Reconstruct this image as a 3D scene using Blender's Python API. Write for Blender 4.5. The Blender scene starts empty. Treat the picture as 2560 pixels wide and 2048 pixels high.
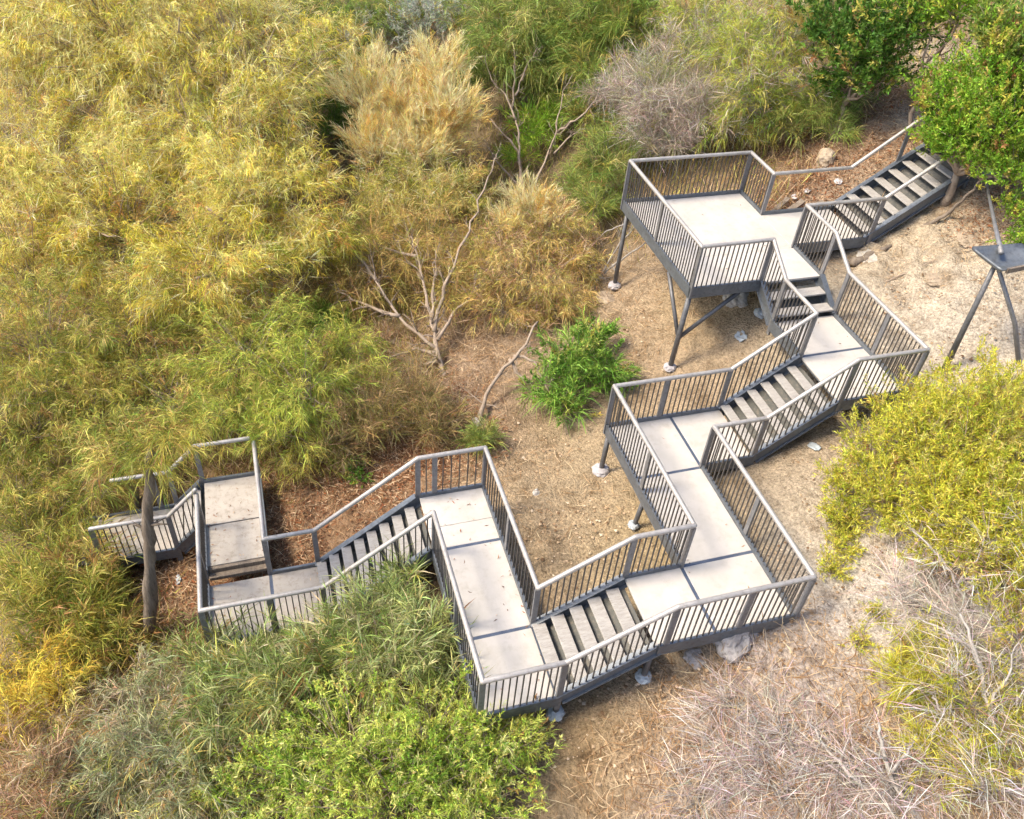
import bpy, bmesh, math, random
import numpy as np
from mathutils import Matrix, Vector

# ------------------------------------------------------------------ camera, sky, sun, exposure
scene = bpy.context.scene
COL = scene.collection
CAM_POS = (15.684, -7.903, 9.182)
CAM_R = ((0.28151576, 0.95701382, 0.06980993),      # image right
         (0.65934320, -0.14006939, -0.73867930),    # image down
         (-0.69714807, 0.25397857, -0.67043230))    # view direction
cam_data = bpy.data.cameras.new('camera')
cam_data.sensor_fit = 'HORIZONTAL'
cam_data.sensor_width = 36.0
cam_data.lens = 36.0 * 2118.9 / 2560.0
cam_data.clip_start = 0.1
cam_data.clip_end = 1000.0
cam = bpy.data.objects.new('camera', cam_data)
COL.objects.link(cam)
rx, dn, fw = (Vector(r) for r in CAM_R)
cam.matrix_world = Matrix(((rx.x, -dn.x, -fw.x, CAM_POS[0]), (rx.y, -dn.y, -fw.y, CAM_POS[1]),
                           (rx.z, -dn.z, -fw.z, CAM_POS[2]), (0, 0, 0, 1)))
scene.camera = cam

SUN_EL = math.radians(52.0)
SUN_AZ = math.radians(-98.0)         # direction towards the sun, measured from +X to +Y
sun_dir = Vector((math.cos(SUN_EL) * math.cos(SUN_AZ), math.cos(SUN_EL) * math.sin(SUN_AZ), math.sin(SUN_EL)))
world = bpy.data.worlds.new('World')
scene.world = world
world.use_nodes = True
wn = world.node_tree.nodes
bg = wn['Background']
sky = wn.new('ShaderNodeTexSky')
sky.sky_type = 'NISHITA'
sky.sun_disc = False
sky.sun_elevation = SUN_EL
sky.sun_rotation = math.atan2(sun_dir.x, sun_dir.y)
sky.dust_density = 2.5
sky.ozone_density = 0.6
world.node_tree.links.new(sky.outputs['Color'], bg.inputs['Color'])
bg.inputs['Strength'].default_value = 0.075

sun_data = bpy.data.lights.new('sun', 'SUN')
sun_data.energy = 1.5
sun_data.angle = math.radians(15.0)
sun_data.color = (1.0, 0.87, 0.66)
sun = bpy.data.objects.new('sun', sun_data)
COL.objects.link(sun)
sun.location = (0, -10, 30)
sun.rotation_euler = sun_dir.to_track_quat('Z', 'Y').to_euler()

vs = scene.view_settings
vs.view_transform = 'Standard'
vs.look = 'None'
vs.gamma = 1.0
vs.use_curve_mapping = False
vs.exposure = 2.1

cy = scene.cycles
cy.max_bounces = 5; cy.diffuse_bounces = 3; cy.glossy_bounces = 2; cy.transmission_bounces = 3
cy.use_adaptive_sampling = True; cy.adaptive_threshold = 0.03

rng = np.random.default_rng(7)
random.seed(7)

# ------------------------------------------------------------------ helpers
def tag(o, label=None, cat=None, group=None, kind=None):
    if label: o['label'] = label
    if cat: o['category'] = cat
    if group: o['group'] = group
    if kind: o['kind'] = kind
    return o

def link(name, mesh, mat=None, parent=None, loc=None):
    o = bpy.data.objects.new(name, mesh)
    COL.objects.link(o)
    if mesh is not None and mat is not None and len(mesh.materials) == 0:
        mesh.materials.append(mat)
    if parent is not None: o.parent = parent
    if loc is not None: o.location = loc
    return o

def empty(name, loc=(0, 0, 0)):
    o = bpy.data.objects.new(name, None)
    o.empty_display_size = 0.2
    COL.objects.link(o)
    o.location = loc
    return o

def mesh_np(name, verts, faces_flat, loop_start, loop_total, cols=None, smooth=False):
    """Mesh straight from numpy arrays; cols = per vertex RGB."""
    me = bpy.data.meshes.new(name)
    nv = len(verts)
    me.vertices.add(nv)
    me.vertices.foreach_set('co', np.asarray(verts, np.float32).ravel())
    me.loops.add(len(faces_flat))
    me.loops.foreach_set('vertex_index', np.asarray(faces_flat, np.int32))
    me.polygons.add(len(loop_start))
    me.polygons.foreach_set('loop_start', np.asarray(loop_start, np.int32))
    me.polygons.foreach_set('loop_total', np.asarray(loop_total, np.int32))
    if smooth:
        me.polygons.foreach_set('use_smooth', np.ones(len(loop_start), bool))
    if cols is not None:
        at = me.color_attributes.new('tint', 'FLOAT_COLOR', 'POINT')
        c4 = np.ones((nv, 4), np.float32)
        c4[:, :3] = cols
        at.data.foreach_set('color', c4.ravel())
    me.update(calc_edges=True)
    return me

def mesh_quads(name, verts, quads, cols=None, smooth=False):
    quads = np.asarray(quads, np.int32)
    n = len(quads)
    return mesh_np(name, verts, quads.ravel(), np.arange(n) * 4, np.full(n, 4), cols, smooth)

def mesh_tris(name, verts, tris, cols=None, smooth=False):
    tris = np.asarray(tris, np.int32)
    n = len(tris)
    return mesh_np(name, verts, tris.ravel(), np.arange(n) * 3, np.full(n, 3), cols, smooth)

def bm_mesh(name, bm, smooth=False):
    me = bpy.data.meshes.new(name)
    bmesh.ops.recalc_face_normals(bm, faces=bm.faces)
    bm.to_mesh(me)
    bm.free()
    if smooth:
        me.polygons.foreach_set('use_smooth', np.ones(len(me.polygons), bool))
    return me

def bm_box(bm, lo, hi, bev=0.0, mat=None):
    lo = Vector(lo); hi = Vector(hi)
    r = bmesh.ops.create_cube(bm, size=1.0)
    vs_ = r['verts']
    for v in vs_:
        v.co = Vector((lo.x + (v.co.x + .5) * (hi.x - lo.x), lo.y + (v.co.y + .5) * (hi.y - lo.y), lo.z + (v.co.z + .5) * (hi.z - lo.z)))
    if bev > 0:
        es = list({e for v in vs_ for e in v.link_edges})
        bmesh.ops.bevel(bm, geom=es, offset=bev, segments=1, affect='EDGES')

def frame_of(d):
    d = Vector(d).normalized()
    a = Vector((0, 0, 1)) if abs(d.z) < 0.95 else Vector((1, 0, 0))
    x = d.cross(a).normalized()
    return x, d.cross(x).normalized(), d

def bm_bar(bm, p, q, w, h, up=(0, 0, 1)):
    """A rectangular bar from p to q; w across, h along the up side."""
    p = Vector(p); q = Vector(q)
    d = (q - p).normalized()
    x = d.cross(Vector(up)).normalized()
    y = x.cross(d).normalized()
    vs_ = []
    for c in (p, q):
        for sx, sy in ((-1, -1), (1, -1), (1, 1), (-1, 1)):
            vs_.append(bm.verts.new(c + x * (sx * w / 2) + y * (sy * h / 2)))
    for f in ((0, 1, 2, 3), (7, 6, 5, 4), (0, 4, 5, 1), (1, 5, 6, 2), (2, 6, 7, 3), (3, 7, 4, 0)):
        bm.faces.new([vs_[i] for i in f])

def bm_tube(bm, pts, radii, n=8, caps=True):
    pts = [Vector(p) for p in pts]
    rings = []
    x = None
    for i, p in enumerate(pts):
        d = (pts[min(i + 1, len(pts) - 1)] - pts[max(i - 1, 0)]).normalized()
        if x is None:
            x = frame_of(d)[0]
        else:
            x = (x - d * x.dot(d)).normalized()
        y = d.cross(x)
        r = radii[i] if hasattr(radii, '__len__') else radii
        rings.append([bm.verts.new(p + (x * math.cos(2 * math.pi * k / n) + y * math.sin(2 * math.pi * k / n)) * r) for k in range(n)])
    for a, b in zip(rings, rings[1:]):
        for k in range(n):
            bm.faces.new((a[k], a[(k + 1) % n], b[(k + 1) % n], b[k]))
    if caps:
        bm.faces.new(rings[0][::-1]); bm.faces.new(rings[-1])

def bm_rail(bm, p, q, r, n=10):
    """A handrail tube with rounded ends."""
    p = Vector(p); q = Vector(q)
    d = (q - p).normalized()
    pts, rad = [], []
    for a in (80, 55, 25): pts.append(p - d * r * math.sin(math.radians(a))); rad.append(r * math.cos(math.radians(a)))
    L = (q - p).length
    m = max(1, int(L / 0.5))
    for i in range(m + 1): pts.append(p + d * (L * i / m)); rad.append(r)
    for a in (25, 55, 80): pts.append(q + d * r * math.sin(math.radians(a))); rad.append(r * math.cos(math.radians(a)))
    bm_tube(bm, pts, rad, n)

# value noise on a lattice, for the ground and the plants
_perm = np.random.default_rng(3).random((64, 64, 64)).astype(np.float32)
def vnoise(p, scale=1.0):
    p = np.asarray(p, float) * scale
    i = np.floor(p).astype(int); f = p - i
    f = f * f * (3 - 2 * f)
    out = 0
    for dx in (0, 1):
        for dy in (0, 1):
            for dz in (0, 1):
                w = (f[..., 0] if dx else 1 - f[..., 0]) * (f[..., 1] if dy else 1 - f[..., 1]) * (f[..., 2] if dz else 1 - f[..., 2])
                out = out + w * _perm[(i[..., 0] + dx) & 63, (i[..., 1] + dy) & 63, (i[..., 2] + dz) & 63]
    return out

def fbm(p, scale=1.0, octv=4):
    s = 0; a = 0.5; t = 0
    for k in range(octv):
        s = s + a * vnoise(np.asarray(p) + 17.3 * k, scale * 2 ** k); t += a; a *= 0.5
    return s / t

# ------------------------------------------------------------------ materials
def new_mat(name):
    m = bpy.data.materials.new(name)
    m.use_nodes = True
    nt = m.node_tree
    return m, nt, nt.nodes['Principled BSDF']

def ramp(nt, stops):
    r = nt.nodes.new('ShaderNodeValToRGB')
    e = r.color_ramp.elements
    while len(e) < len(stops): e.new(0.5)
    for el, (p, c) in zip(e, stops):
        el.position = p; el.color = (*c, 1) if len(c) == 3 else c
    return r

def noise(nt, vec, scale, detail=5, rough=0.6):
    n = nt.nodes.new('ShaderNodeTexNoise')
    n.inputs['Scale'].default_value = scale
    n.inputs['Detail'].default_value = detail
    n.inputs['Roughness'].default_value = rough
    if vec is not None: nt.links.new(vec, n.inputs['Vector'])
    return n

def mixc(nt, fac, a, b, mode='MIX'):
    m = nt.nodes.new('ShaderNodeMix')
    m.data_type = 'RGBA'; m.blend_type = mode
    for s, v in ((m.inputs[0], fac), (m.inputs[6], a), (m.inputs[7], b)):
        if hasattr(v, 'is_output'): nt.links.new(v, s)
        elif isinstance(v, (int, float)): s.default_value = v
        else: s.default_value = (*v, 1)
    return m.outputs[2]

def surf_mat(name, c1, c2, scale=3.0, rough=0.6, metal=0.0, stain=None, bump=0.0, bscale=40.0, stretch=(1, 1, 1), spec=0.5):
    """Worn painted or bare surface: two tones through noise, optional darker stains, fine relief."""
    m, nt, b = new_mat(name)
    geo = nt.nodes.new('ShaderNodeNewGeometry')
    mp = nt.nodes.new('ShaderNodeMapping')
    mp.inputs['Scale'].default_value = stretch
    nt.links.new(geo.outputs['Position'], mp.inputs['Vector'])
    v = mp.outputs['Vector']
    n1 = noise(nt, v, scale, 6, 0.65)
    r1 = ramp(nt, [(0.35, c1), (0.65, c2)])
    nt.links.new(n1.outputs['Fac'], r1.inputs['Fac'])
    col = r1.outputs['Color']
    if stain:
        n2 = noise(nt, v, scale * 3.7, 6, 0.75)
        r2 = ramp(nt, [(0.50, (0, 0, 0)), (0.70, (1, 1, 1))])
        nt.links.new(n2.outputs['Fac'], r2.inputs['Fac'])
        col = mixc(nt, r2.outputs['Color'], col, stain)
    nt.links.new(col, b.inputs['Base Color'])
    n3 = noise(nt, v, bscale, 4, 0.6)
    rr = nt.nodes.new('ShaderNodeMapRange')
    rr.inputs['To Min'].default_value = rough - 0.12; rr.inputs['To Max'].default_value = min(1, rough + 0.15)
    nt.links.new(n1.outputs['Fac'], rr.inputs['Value'])
    nt.links.new(rr.outputs['Result'], b.inputs['Roughness'])
    b.inputs['Metallic'].default_value = metal
    b.inputs['Specular IOR Level'].default_value = spec
    if bump > 0:
        bp = nt.nodes.new('ShaderNodeBump')
        bp.inputs['Strength'].default_value = bump; bp.inputs['Distance'].default_value = 0.01
        nt.links.new(n3.outputs['Fac'], bp.inputs['Height'])
        nt.links.new(bp.outputs['Normal'], b.inputs['Normal'])
    return m

def leaf_mat(name, transl=0.35, rough=0.6):
    """Leaf or straw: own colour from the 'tint' attribute, part of the light passes through."""
    m, nt, b = new_mat(name)
    at = nt.nodes.new('ShaderNodeAttribute'); at.attribute_name = 'tint'
    nt.links.new(at.outputs['Color'], b.inputs['Base Color'])
    b.inputs['Roughness'].default_value = rough
    b.inputs['Specular IOR Level'].default_value = 0.25
    tr = nt.nodes.new('ShaderNodeBsdfTranslucent')
    nt.links.new(at.outputs['Color'], tr.inputs['Color'])
    mx = nt.nodes.new('ShaderNodeMixShader')
    mx.inputs[0].default_value = transl
    nt.links.new(b.outputs[0], mx.inputs[1]); nt.links.new(tr.outputs[0], mx.inputs[2])
    nt.links.new(mx.outputs[0], nt.nodes['Material Output'].inputs['Surface'])
    return m

M = {}
M['deck'] = surf_mat('deck_panel', (0.415, 0.391, 0.364), (0.488, 0.459, 0.433), 1.3, 0.72, 0, (0.388, 0.358, 0.321), 0.25, 90)
M['deck_old'] = surf_mat('weathered_panel', (0.340, 0.306, 0.273), (0.400, 0.366, 0.328), 2.5, 0.8, 0, (0.255, 0.221, 0.187), 0.5, 120)
M['rail'] = surf_mat('handrail_metal', (0.337, 0.317, 0.303), (0.424, 0.400, 0.382), 5, 0.42, 0.35, (0.260, 0.235, 0.213), 0.15, 30)
M['beam'] = surf_mat('beam_metal', (0.116, 0.133, 0.158), (0.169, 0.185, 0.207), 4, 0.42, 0.45, (0.085, 0.087, 0.091), 0.15, 30)
M['post'] = surf_mat('post_metal', (0.163, 0.166, 0.179), (0.224, 0.220, 0.227), 5, 0.5, 0.35, (0.114, 0.108, 0.105), 0.15, 30)
M['bar'] = surf_mat('baluster_metal', (0.056, 0.052, 0.050), (0.096, 0.089, 0.085), 6, 0.5, 0.3, (0.126, 0.096, 0.074), 0.1, 30)
M['joint'] = surf_mat('joint_metal', (0.077, 0.097, 0.144), (0.120, 0.144, 0.194), 6, 0.45, 0.4)
M['tread'] = surf_mat('tread_board', (0.290, 0.270, 0.254), (0.400, 0.382, 0.362), 3.5, 0.7, 0, (0.213, 0.189, 0.166), 0.4, 60, (6, 1, 1))
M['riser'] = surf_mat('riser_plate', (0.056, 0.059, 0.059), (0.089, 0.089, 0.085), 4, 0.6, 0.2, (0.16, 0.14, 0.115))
M['leg'] = surf_mat('leg_metal', (0.096, 0.099, 0.108), (0.148, 0.148, 0.156), 5, 0.5, 0.35, (0.074, 0.065, 0.060), 0.2, 30)
M['footing'] = surf_mat('footing_concrete', (0.326, 0.311, 0.326), (0.444, 0.425, 0.444), 9, 0.85, 0, (0.296, 0.266, 0.266), 0.6, 60)
M['wrap'] = surf_mat('pale_plastic', (0.311, 0.363, 0.407), (0.444, 0.474, 0.496), 9, 0.4, 0, (0.252, 0.281, 0.311), 0.2, 40)
M['wood'] = surf_mat('weathered_wood', (0.148, 0.115, 0.089), (0.244, 0.200, 0.159), 4, 0.9, 0, (0.067, 0.048, 0.037), 0.9, 40, (3, 3, 0.4))
M['deadwood'] = surf_mat('bleached_wood', (0.244, 0.185, 0.137), (0.348, 0.281, 0.222), 5, 0.85, 0, (0.178, 0.133, 0.100), 0.6, 50)
M['greywood'] = surf_mat('grey_wood', (0.266, 0.244, 0.222), (0.407, 0.377, 0.355), 5, 0.85, 0, (0.178, 0.152, 0.133), 0.6, 50)
M['bark'] = surf_mat('dark_bark', (0.081, 0.059, 0.041), (0.148, 0.111, 0.081), 5, 0.95, 0, (0.037, 0.026, 0.018), 0.8, 40)
M['rock'] = surf_mat('grey_rock', (0.244, 0.229, 0.229), (0.370, 0.348, 0.340), 3, 0.9, 0, (0.141, 0.122, 0.111), 1.0, 22)
M['paleRock'] = surf_mat('pale_rock', (0.355, 0.326, 0.289), (0.488, 0.459, 0.422), 4, 0.9, 0, (0.244, 0.200, 0.155), 0.8, 26)
M['bankrock'] = surf_mat('bank_rock', (0.266, 0.207, 0.148), (0.370, 0.303, 0.229), 3, 0.95, 0, (0.178, 0.130, 0.089), 1.0, 24)
M['trunkwood'] = surf_mat('trunk_wood', (0.096, 0.074, 0.056), (0.222, 0.178, 0.137), 5, 0.95, 0, (0.044, 0.033, 0.026), 1.0, 30, (3, 3, .35))
M['leaf'] = leaf_mat('leaf', 0.4, 0.5)
M['straw'] = leaf_mat('straw', 0.3, 0.75)

# ------------------------------------------------------------------ ground
GC = np.array([
    (3.4, .1, -2.12), (5.45, -2.15, -2.72), (7.1, -2.15, -2.38), (9.9, -3.25, -2.5), (9.9, -4.7, -3.0), (9.96, -.9, -1.55),
    (6.75, 2.95, -.85), (5.0, 3.1, -.62), (8.2, -.7, -1.78), (8.2, 1.5, -.75), (1.0, 3.1, -.75), (0, 0, -2.3), (2.4, 3.0, -.55), (2.6, 4.8, -.25), (2.6, 6.4, .75), (1.0, 6.4, .85), (1.7, 8.0, 1.55),
    (1.0, 4.8, -.1), (4.5, -9.1, -4.15), (3.7, -11, -4.75), (5.6, -5.2, -3.1), (7, -7, -3.5), (5.6, -8, -4.1), (8.5, -5.5, -3.1),
    (13, 0, -1.3), (13, -6, -3.3), (10, -11, -4.8), (0, -4, -3.3), (-3, -9, -4.4), (-5, 0, -2.6), (-5, 5, -.4), (-1, 9, 2.0), (-5, 13, 3.4),
    (5, 5, .35), (8, 7, 1.0), (12, 5, .6), (16, 3, .3), (-10, -3, -3.2), (-12, -14, -4.6), (-20, -5, -.5), (-22, -20, -2.0), (-20, 10, 2.5),
    (-35, 0, 5.0), (-35, -25, 3.0), (-35, 25, 9.0), (-15, 25, 8.0), (5, 20, 6.0), (20, 15, 4.5), (20, -20, -6.5), (5, -25, -7.5), (25, 0, 0)], float)
def _tps(r2):
    return np.where(r2 > 1e-12, 0.5 * r2 * np.log(np.maximum(r2, 1e-12)), 0)
def _solve_ground():
    n = len(GC); P = GC[:, :2]
    K = _tps(((P[:, None] - P[None]) ** 2).sum(-1)) + np.eye(n) * 0.12
    A = np.zeros((n + 3, n + 3)); A[:n, :n] = K; A[:n, n] = 1; A[:n, n + 1:] = P; A[n, :n] = 1; A[n + 1:, :n] = P.T
    return np.linalg.solve(A, np.r_[GC[:, 2], 0, 0, 0])
_GW = _solve_ground()
def ground(u, v):
    u = np.asarray(u, float); v = np.asarray(v, float)
    uc = np.clip(u, -36, 26); vc = np.clip(v, -26, 26)
    s = _GW[len(GC)] + _GW[len(GC) + 1] * uc + _GW[len(GC) + 2] * vc
    for (x, y, _), w in zip(GC, _GW): s = s + w * _tps((uc - x) ** 2 + (vc - y) ** 2)
    return s

SOIL = [  # (u, v, radius, colour)
    (3.9, -7.5, 2.6, (0.27, 0.16, 0.095)), (4.9, -10.5, 1.2, (0.28, 0.165, 0.10)), (5.2, -7.2, 1.3, (0.29, 0.165, 0.09)),
    (-1.4, 6.8, 1.6, (0.30, 0.19, 0.125)), (1.0, 4.0, 1.1, (0.33, 0.22, 0.15)), (3.6, 7.6, 1.0, (0.27, 0.16, 0.095)),
    (-2.7, 8.9, 0.9, (0.46, 0.37, 0.29)), (-0.6, 7.4, 0.45, (0.50, 0.42, 0.34)),
    (11.2, -2.0, 1.3, (0.40, 0.315, 0.27)), (10.4, -1.2, 0.9, (0.46, 0.37, 0.32)), (10.4, -4.1, 0.8, (0.34, 0.23, 0.13)),
    (3.2, 5.0, 1.6, (0.46, 0.355, 0.25)), (5.3, 4.5, 1.7, (0.51, 0.415, 0.325)), (4.6, 6.3, 1.2, (0.47, 0.37, 0.27)),
    (5.6, -3.9, 1.6, (0.37, 0.265, 0.165)), (1.35, .25, 1.5, (0.38, 0.27, 0.175)), (5.4, -2.6, 1.0, (0.40, 0.29, 0.18)), (1.9, 1.4, 0.9, (0.34, 0.235, 0.125)),
    (8.3, .75, 1.2, (0.44, 0.35, 0.26)), (7.0, .7, 1.1, (0.37, 0.27, 0.18)), (10.2, .5, 1.2, (0.56, 0.475, 0.40)),
    (.2, -4.7, 1.6, (0.33, 0.225, 0.15)), (3.9, -5.0, 1.0, (0.30, 0.18, 0.105)), (7.6, -2.0, 1.0, (0.36, 0.26, 0.15)),
    (9.8, -2.5, .7, (0.32, 0.225, 0.13)),
    (-12, -5, 7, (0.20, 0.145, 0.085)), (-10, 10, 6, (0.20, 0.135, 0.08)), (10, -11, 3, (0.17, 0.12, 0.07)), (0, -13, 4, (0.19, 0.135, 0.075))]

def axis(lo, hi, core0, core1, fine, coarse):
    a = np.arange(core0, core1, fine)
    left = core0 - np.cumsum(fine * 1.13 ** np.arange(1, 80)); left = left[left > lo]
    right = core1 + np.cumsum(fine * 1.13 ** np.arange(0, 80)); right = right[right < hi]
    return np.r_[lo, left[::-1], a, right, hi]

def build_ground():
    us = axis(-160, 120, -2.0, 13.0, 0.09, 3); vs_ = axis(-140, 140, -11.0, 8.0, 0.09, 3)
    U, V = np.meshgrid(us, vs_, indexing='ij')
    u = U.ravel(); v = V.ravel()
    z = ground(u, v)
    p2 = np.c_[u, v, np.zeros_like(u)]
    near = np.exp(-np.maximum(0, np.hypot(u - 6, v + 1) - 10) / 6)
    z = z + near * ((fbm(p2, 1.1, 3) - .5) * .22 + (fbm(p2 + 40, 4.5, 3) - .5) * .14 + (np.abs(fbm(p2 + 80, 9.0, 2) - .5)) * -.07)
    # eroded ledges in the pale bank on the right
    led = np.exp(-((u - 3.6) ** 2 + (v - 5.2) ** 2) / 4.0)
    q = ground(u, v) * 3.2 + fbm(p2 + 9, 1.6, 3) * 1.3
    z = z + led * .17 * (np.abs(q % 1 - .5) - .25) * 2
    w = np.full(len(u), 0.05); c = np.outer(w, (0.34, 0.24, 0.155))
    for x, y, r, col in SOIL:
        k = np.exp(-((u - x) ** 2 + (v - y) ** 2) / r ** 2)
        w = w + k; c = c + k[:, None] * np.array(col)
    c = c / w[:, None] * np.array([.80, .88, .94])
    nu, nv = len(us), len(vs_)
    idx = np.arange(nu * nv).reshape(nu, nv)
    quads = np.stack([idx[:-1, :-1], idx[1:, :-1], idx[1:, 1:], idx[:-1, 1:]], -1).reshape(-1, 4)
    me = mesh_quads('ground', np.c_[u, v, z], quads, c, True)
    m, nt, b = new_mat('soil')
    geo = nt.nodes.new('ShaderNodeNewGeometry'); P = geo.outputs['Position']
    at = nt.nodes.new('ShaderNodeAttribute'); at.attribute_name = 'tint'
    col = at.outputs['Color']
    n1 = noise(nt, P, 2.3, 8, 0.7); r1 = ramp(nt, [(0.32, (0.62, 0.56, 0.50)), (0.5, (1, 1, 1)), (0.70, (1.30, 1.28, 1.27))])
    nt.links.new(n1.outputs['Fac'], r1.inputs['Fac'])
    col = mixc(nt, 1.0, col, r1.outputs['Color'], 'MULTIPLY')
    n2 = noise(nt, P, 17, 6, 0.8); r2 = ramp(nt, [(0.36, (0.34, 0.27, 0.21)), (0.50, (1, 1, 1)), (0.62, (1.6, 1.56, 1.52))])
    nt.links.new(n2.outputs['Fac'], r2.inputs['Fac'])
    col = mixc(nt, 0.6, col, r2.outputs['Color'], 'MULTIPLY')
    vo = nt.nodes.new('ShaderNodeTexVoronoi'); vo.inputs['Scale'].default_value = 26; nt.links.new(P, vo.inputs['Vector'])
    r3 = ramp(nt, [(0.0, (0.55, 0.5, 0.46)), (0.5, (1.0, 0.98, 0.95)), (1.0, (1.5, 1.4, 1.3))])
    nt.links.new(vo.outputs['Color'], r3.inputs['Fac'])
    col = mixc(nt, 0.35, col, r3.outputs['Color'], 'MULTIPLY')
    nt.links.new(col, b.inputs['Base Color'])
    b.inputs['Roughness'].default_value = 0.95
    b.inputs['Specular IOR Level'].default_value = 0.15
    ad = nt.nodes.new('ShaderNodeMath'); ad.operation = 'ADD'
    nt.links.new(n2.outputs['Fac'], ad.inputs[0])
    ml = nt.nodes.new('ShaderNodeMath'); ml.operation = 'MULTIPLY'; ml.inputs[1].default_value = -0.6
    nt.links.new(vo.outputs['Distance'], ml.inputs[0]); nt.links.new(ml.outputs[0], ad.inputs[1])
    bp = nt.nodes.new('ShaderNodeBump'); bp.inputs['Strength'].default_value = 0.9; bp.inputs['Distance'].default_value = 0.05
    nt.links.new(ad.outputs[0], bp.inputs['Height']); nt.links.new(bp.outputs['Normal'], b.inputs['Normal'])
    tag(link('ground', me, m), 'sandy brown hillside soil with leaf litter under the staircase', kind='structure')
build_ground()

# ------------------------------------------------------------------ the staircase
ZA, ZB, ZC, ZD, ZE, ZF = 0.0, -0.456, -1.532, -2.335, -3.751, -4.183
ZE2 = -3.60
RH = 1.0
stair = empty('metal_staircase', (5.5, -2.2, -2.7))
tag(stair, 'grey steel zigzag staircase with pale deck panels stepping down the slope', 'staircase')
SP = Vector(stair.location)

def spart(name, bm, mat, parent=None, smooth=False, off=None):
    """A part of the staircase; bm is in world coordinates."""
    me = bm_mesh(name, bm, smooth)
    par = parent or stair
    o = link(name, me, mat, par)
    o.location = -SP if parent is None else (0, 0, 0)
    return o

# floors: (u0, u1, v0, v1, z, panel material, cuts along u, cuts along v)
BT, BB = 0.075, -0.17           # edge beam above and below the floor
def landing(rects, z, beams, mat='deck', seams=()):
    bm = bmesh.new()
    for (a, b) in beams:                                    # edge beams (kick plates)
        bm_bar(bm, (a[0], a[1], z + (BT + BB) / 2), (b[0], b[1], z + (BT + BB) / 2), 0.05, BT - BB)
    for (u0, u1, v0, v1) in rects:                          # carrying plate under the panels
        bm_box(bm, (u0 + .02, v0 + .02, z - 0.10), (u1 - .02, v1 - .02, z - 0.055))
    fr = spart('landing_frame', bm, M['beam'])
    for (u0, u1, v0, v1) in rects:
        bm = bmesh.new()
        bm_box(bm, (u0, v0, z - 0.05), (u1, v1, z), 0.006)
        spart('floor_panel', bm, M[mat], fr)
    for (u0, u1, v0, v1) in seams:
        bm = bmesh.new()
        bm_box(bm, (u0, v0, z - 0.05), (u1, v1, z - 0.006))
        spart('joint_strip', bm, M['joint'], fr)
    return fr

g = 0.028
# A: the wide viewing platform with the level walk to the top flight
landing([(0.03, 2.44, 0.03, 2.94), (2.443, 3.54, 0.03, 2.94), (1.06, 2.42, 2.943, 4.72)], ZA,
        [((0, -.025), (0, 2.995)), ((0, 0), (3.548, 0)), ((3.548, -.025), (3.548, 1.538)), ((-.02, 2.97), (1.04, 2.97)),
         ((1.04, 2.945), (1.04, 4.75)), ((2.441, 2.95), (2.441, 4.75)), ((2.441, 2.96), (3.56, 2.96))])
# B
landing([(4.28, 5.369 - g, 1.56, 2.925), (5.369 + g, 6.705, 1.56, 2.925)], ZB,
        [((4.277, 2.949), (6.75, 2.949)), ((6.727, 2.949), (6.727, 1.55)), ((4.277, 1.538), (5.369, 1.538))],
        seams=[(5.369 - g, 5.369 + g, 1.56, 2.925)])
# C: long landing with the two stubs
landing([(5.39, 6.727 - g, -2.22, -.936 - g), (5.39, 6.705, -.936 + g, .10), (6.727 + g, 8.67 - g, -2.22, -.96),
         (8.67 + g, 9.94, -2.244 + g, -.96), (8.69, 9.94, -3.215, -2.244 - g)], ZC,
        [((5.369, .10), (5.369, -2.27)), ((5.369, -2.244), (8.67, -2.244)), ((8.67, -2.244), (8.67, -3.215)),
         ((6.727, .10), (6.727, -.936)), ((6.727, -.936), (9.985, -.936)), ((9.96, -.936), (9.96, -3.215))],
        seams=[(5.39, 6.705, -.936 - g, -.936 + g), (6.727 - g, 6.727 + g, -2.22, -.97), (8.67 - g, 8.67 + g, -2.22, -.96), (8.69, 9.94, -2.244 - g, -2.244 + g)])
# D
landing([(5.63, 6.36, -5.845, -4.685), (6.366, 6.863 - g, -5.845, -4.685), (6.863 + g, 8.67 - g, -5.845, -4.685), (8.67 + g, 9.94, -5.845, -4.662 - g)], ZD,
        [((5.607, -5.89), (5.607, -4.64)), ((5.607, -4.662), (8.67, -4.662)), ((9.96, -4.662), (9.96, -5.89)), ((9.96, -5.868), (6.863, -5.868))],
        seams=[(6.863 - g, 6.863 + g, -5.845, -4.685), (8.67 - g, 8.67 + g, -5.845, -4.685), (8.69, 9.94, -4.662 - g, -4.662 + g)])
# E: low strip, then a step up to the two weathered panels
landing([(5.63, 6.84, -8.614 + g, -7.75), (5.63, 6.84, -9.68, -8.614 - g)], ZE,
        [((5.607, -7.75), (5.607, -8.614)), ((6.863, -7.75), (6.863, -9.72)), ((6.863, -9.699), (5.6, -9.699))], 'deck_old',
        seams=[(5.63, 6.84, -8.614 - g, -8.614 + g)])
landing([(3.20, 4.32, -9.68, -8.64), (4.345, 5.30, -9.68, -8.64)], ZE2,
        [((3.18, -8.614), (5.45, -8.614)), ((4.33, -9.699), (5.45, -9.699)), ((3.18, -8.6), (3.18, -9.7))], 'deck_old')
# F
landing([(3.18, 4.30, -11.95, -10.28)], ZF, [((3.164, -10.28), (3.164, -11.95)), ((4.311, -10.28), (4.311, -11.95)), ((3.14, -11.95), (4.33, -11.95))], 'deck_old')
# step board between the two levels of E
bm = bmesh.new()
bm_box(bm, (5.31, -9.67, ZE - .04), (5.38, -8.65, ZE2 - .012), 0.004)
spart('step_board', bm, M['wood'])
bm = bmesh.new()
bm_box(bm, (5.385, -9.67, ZE - .03), (5.50, -8.65, ZE - .002 + .05), 0.004)
spart('step_board', bm, M['wood'])

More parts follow.
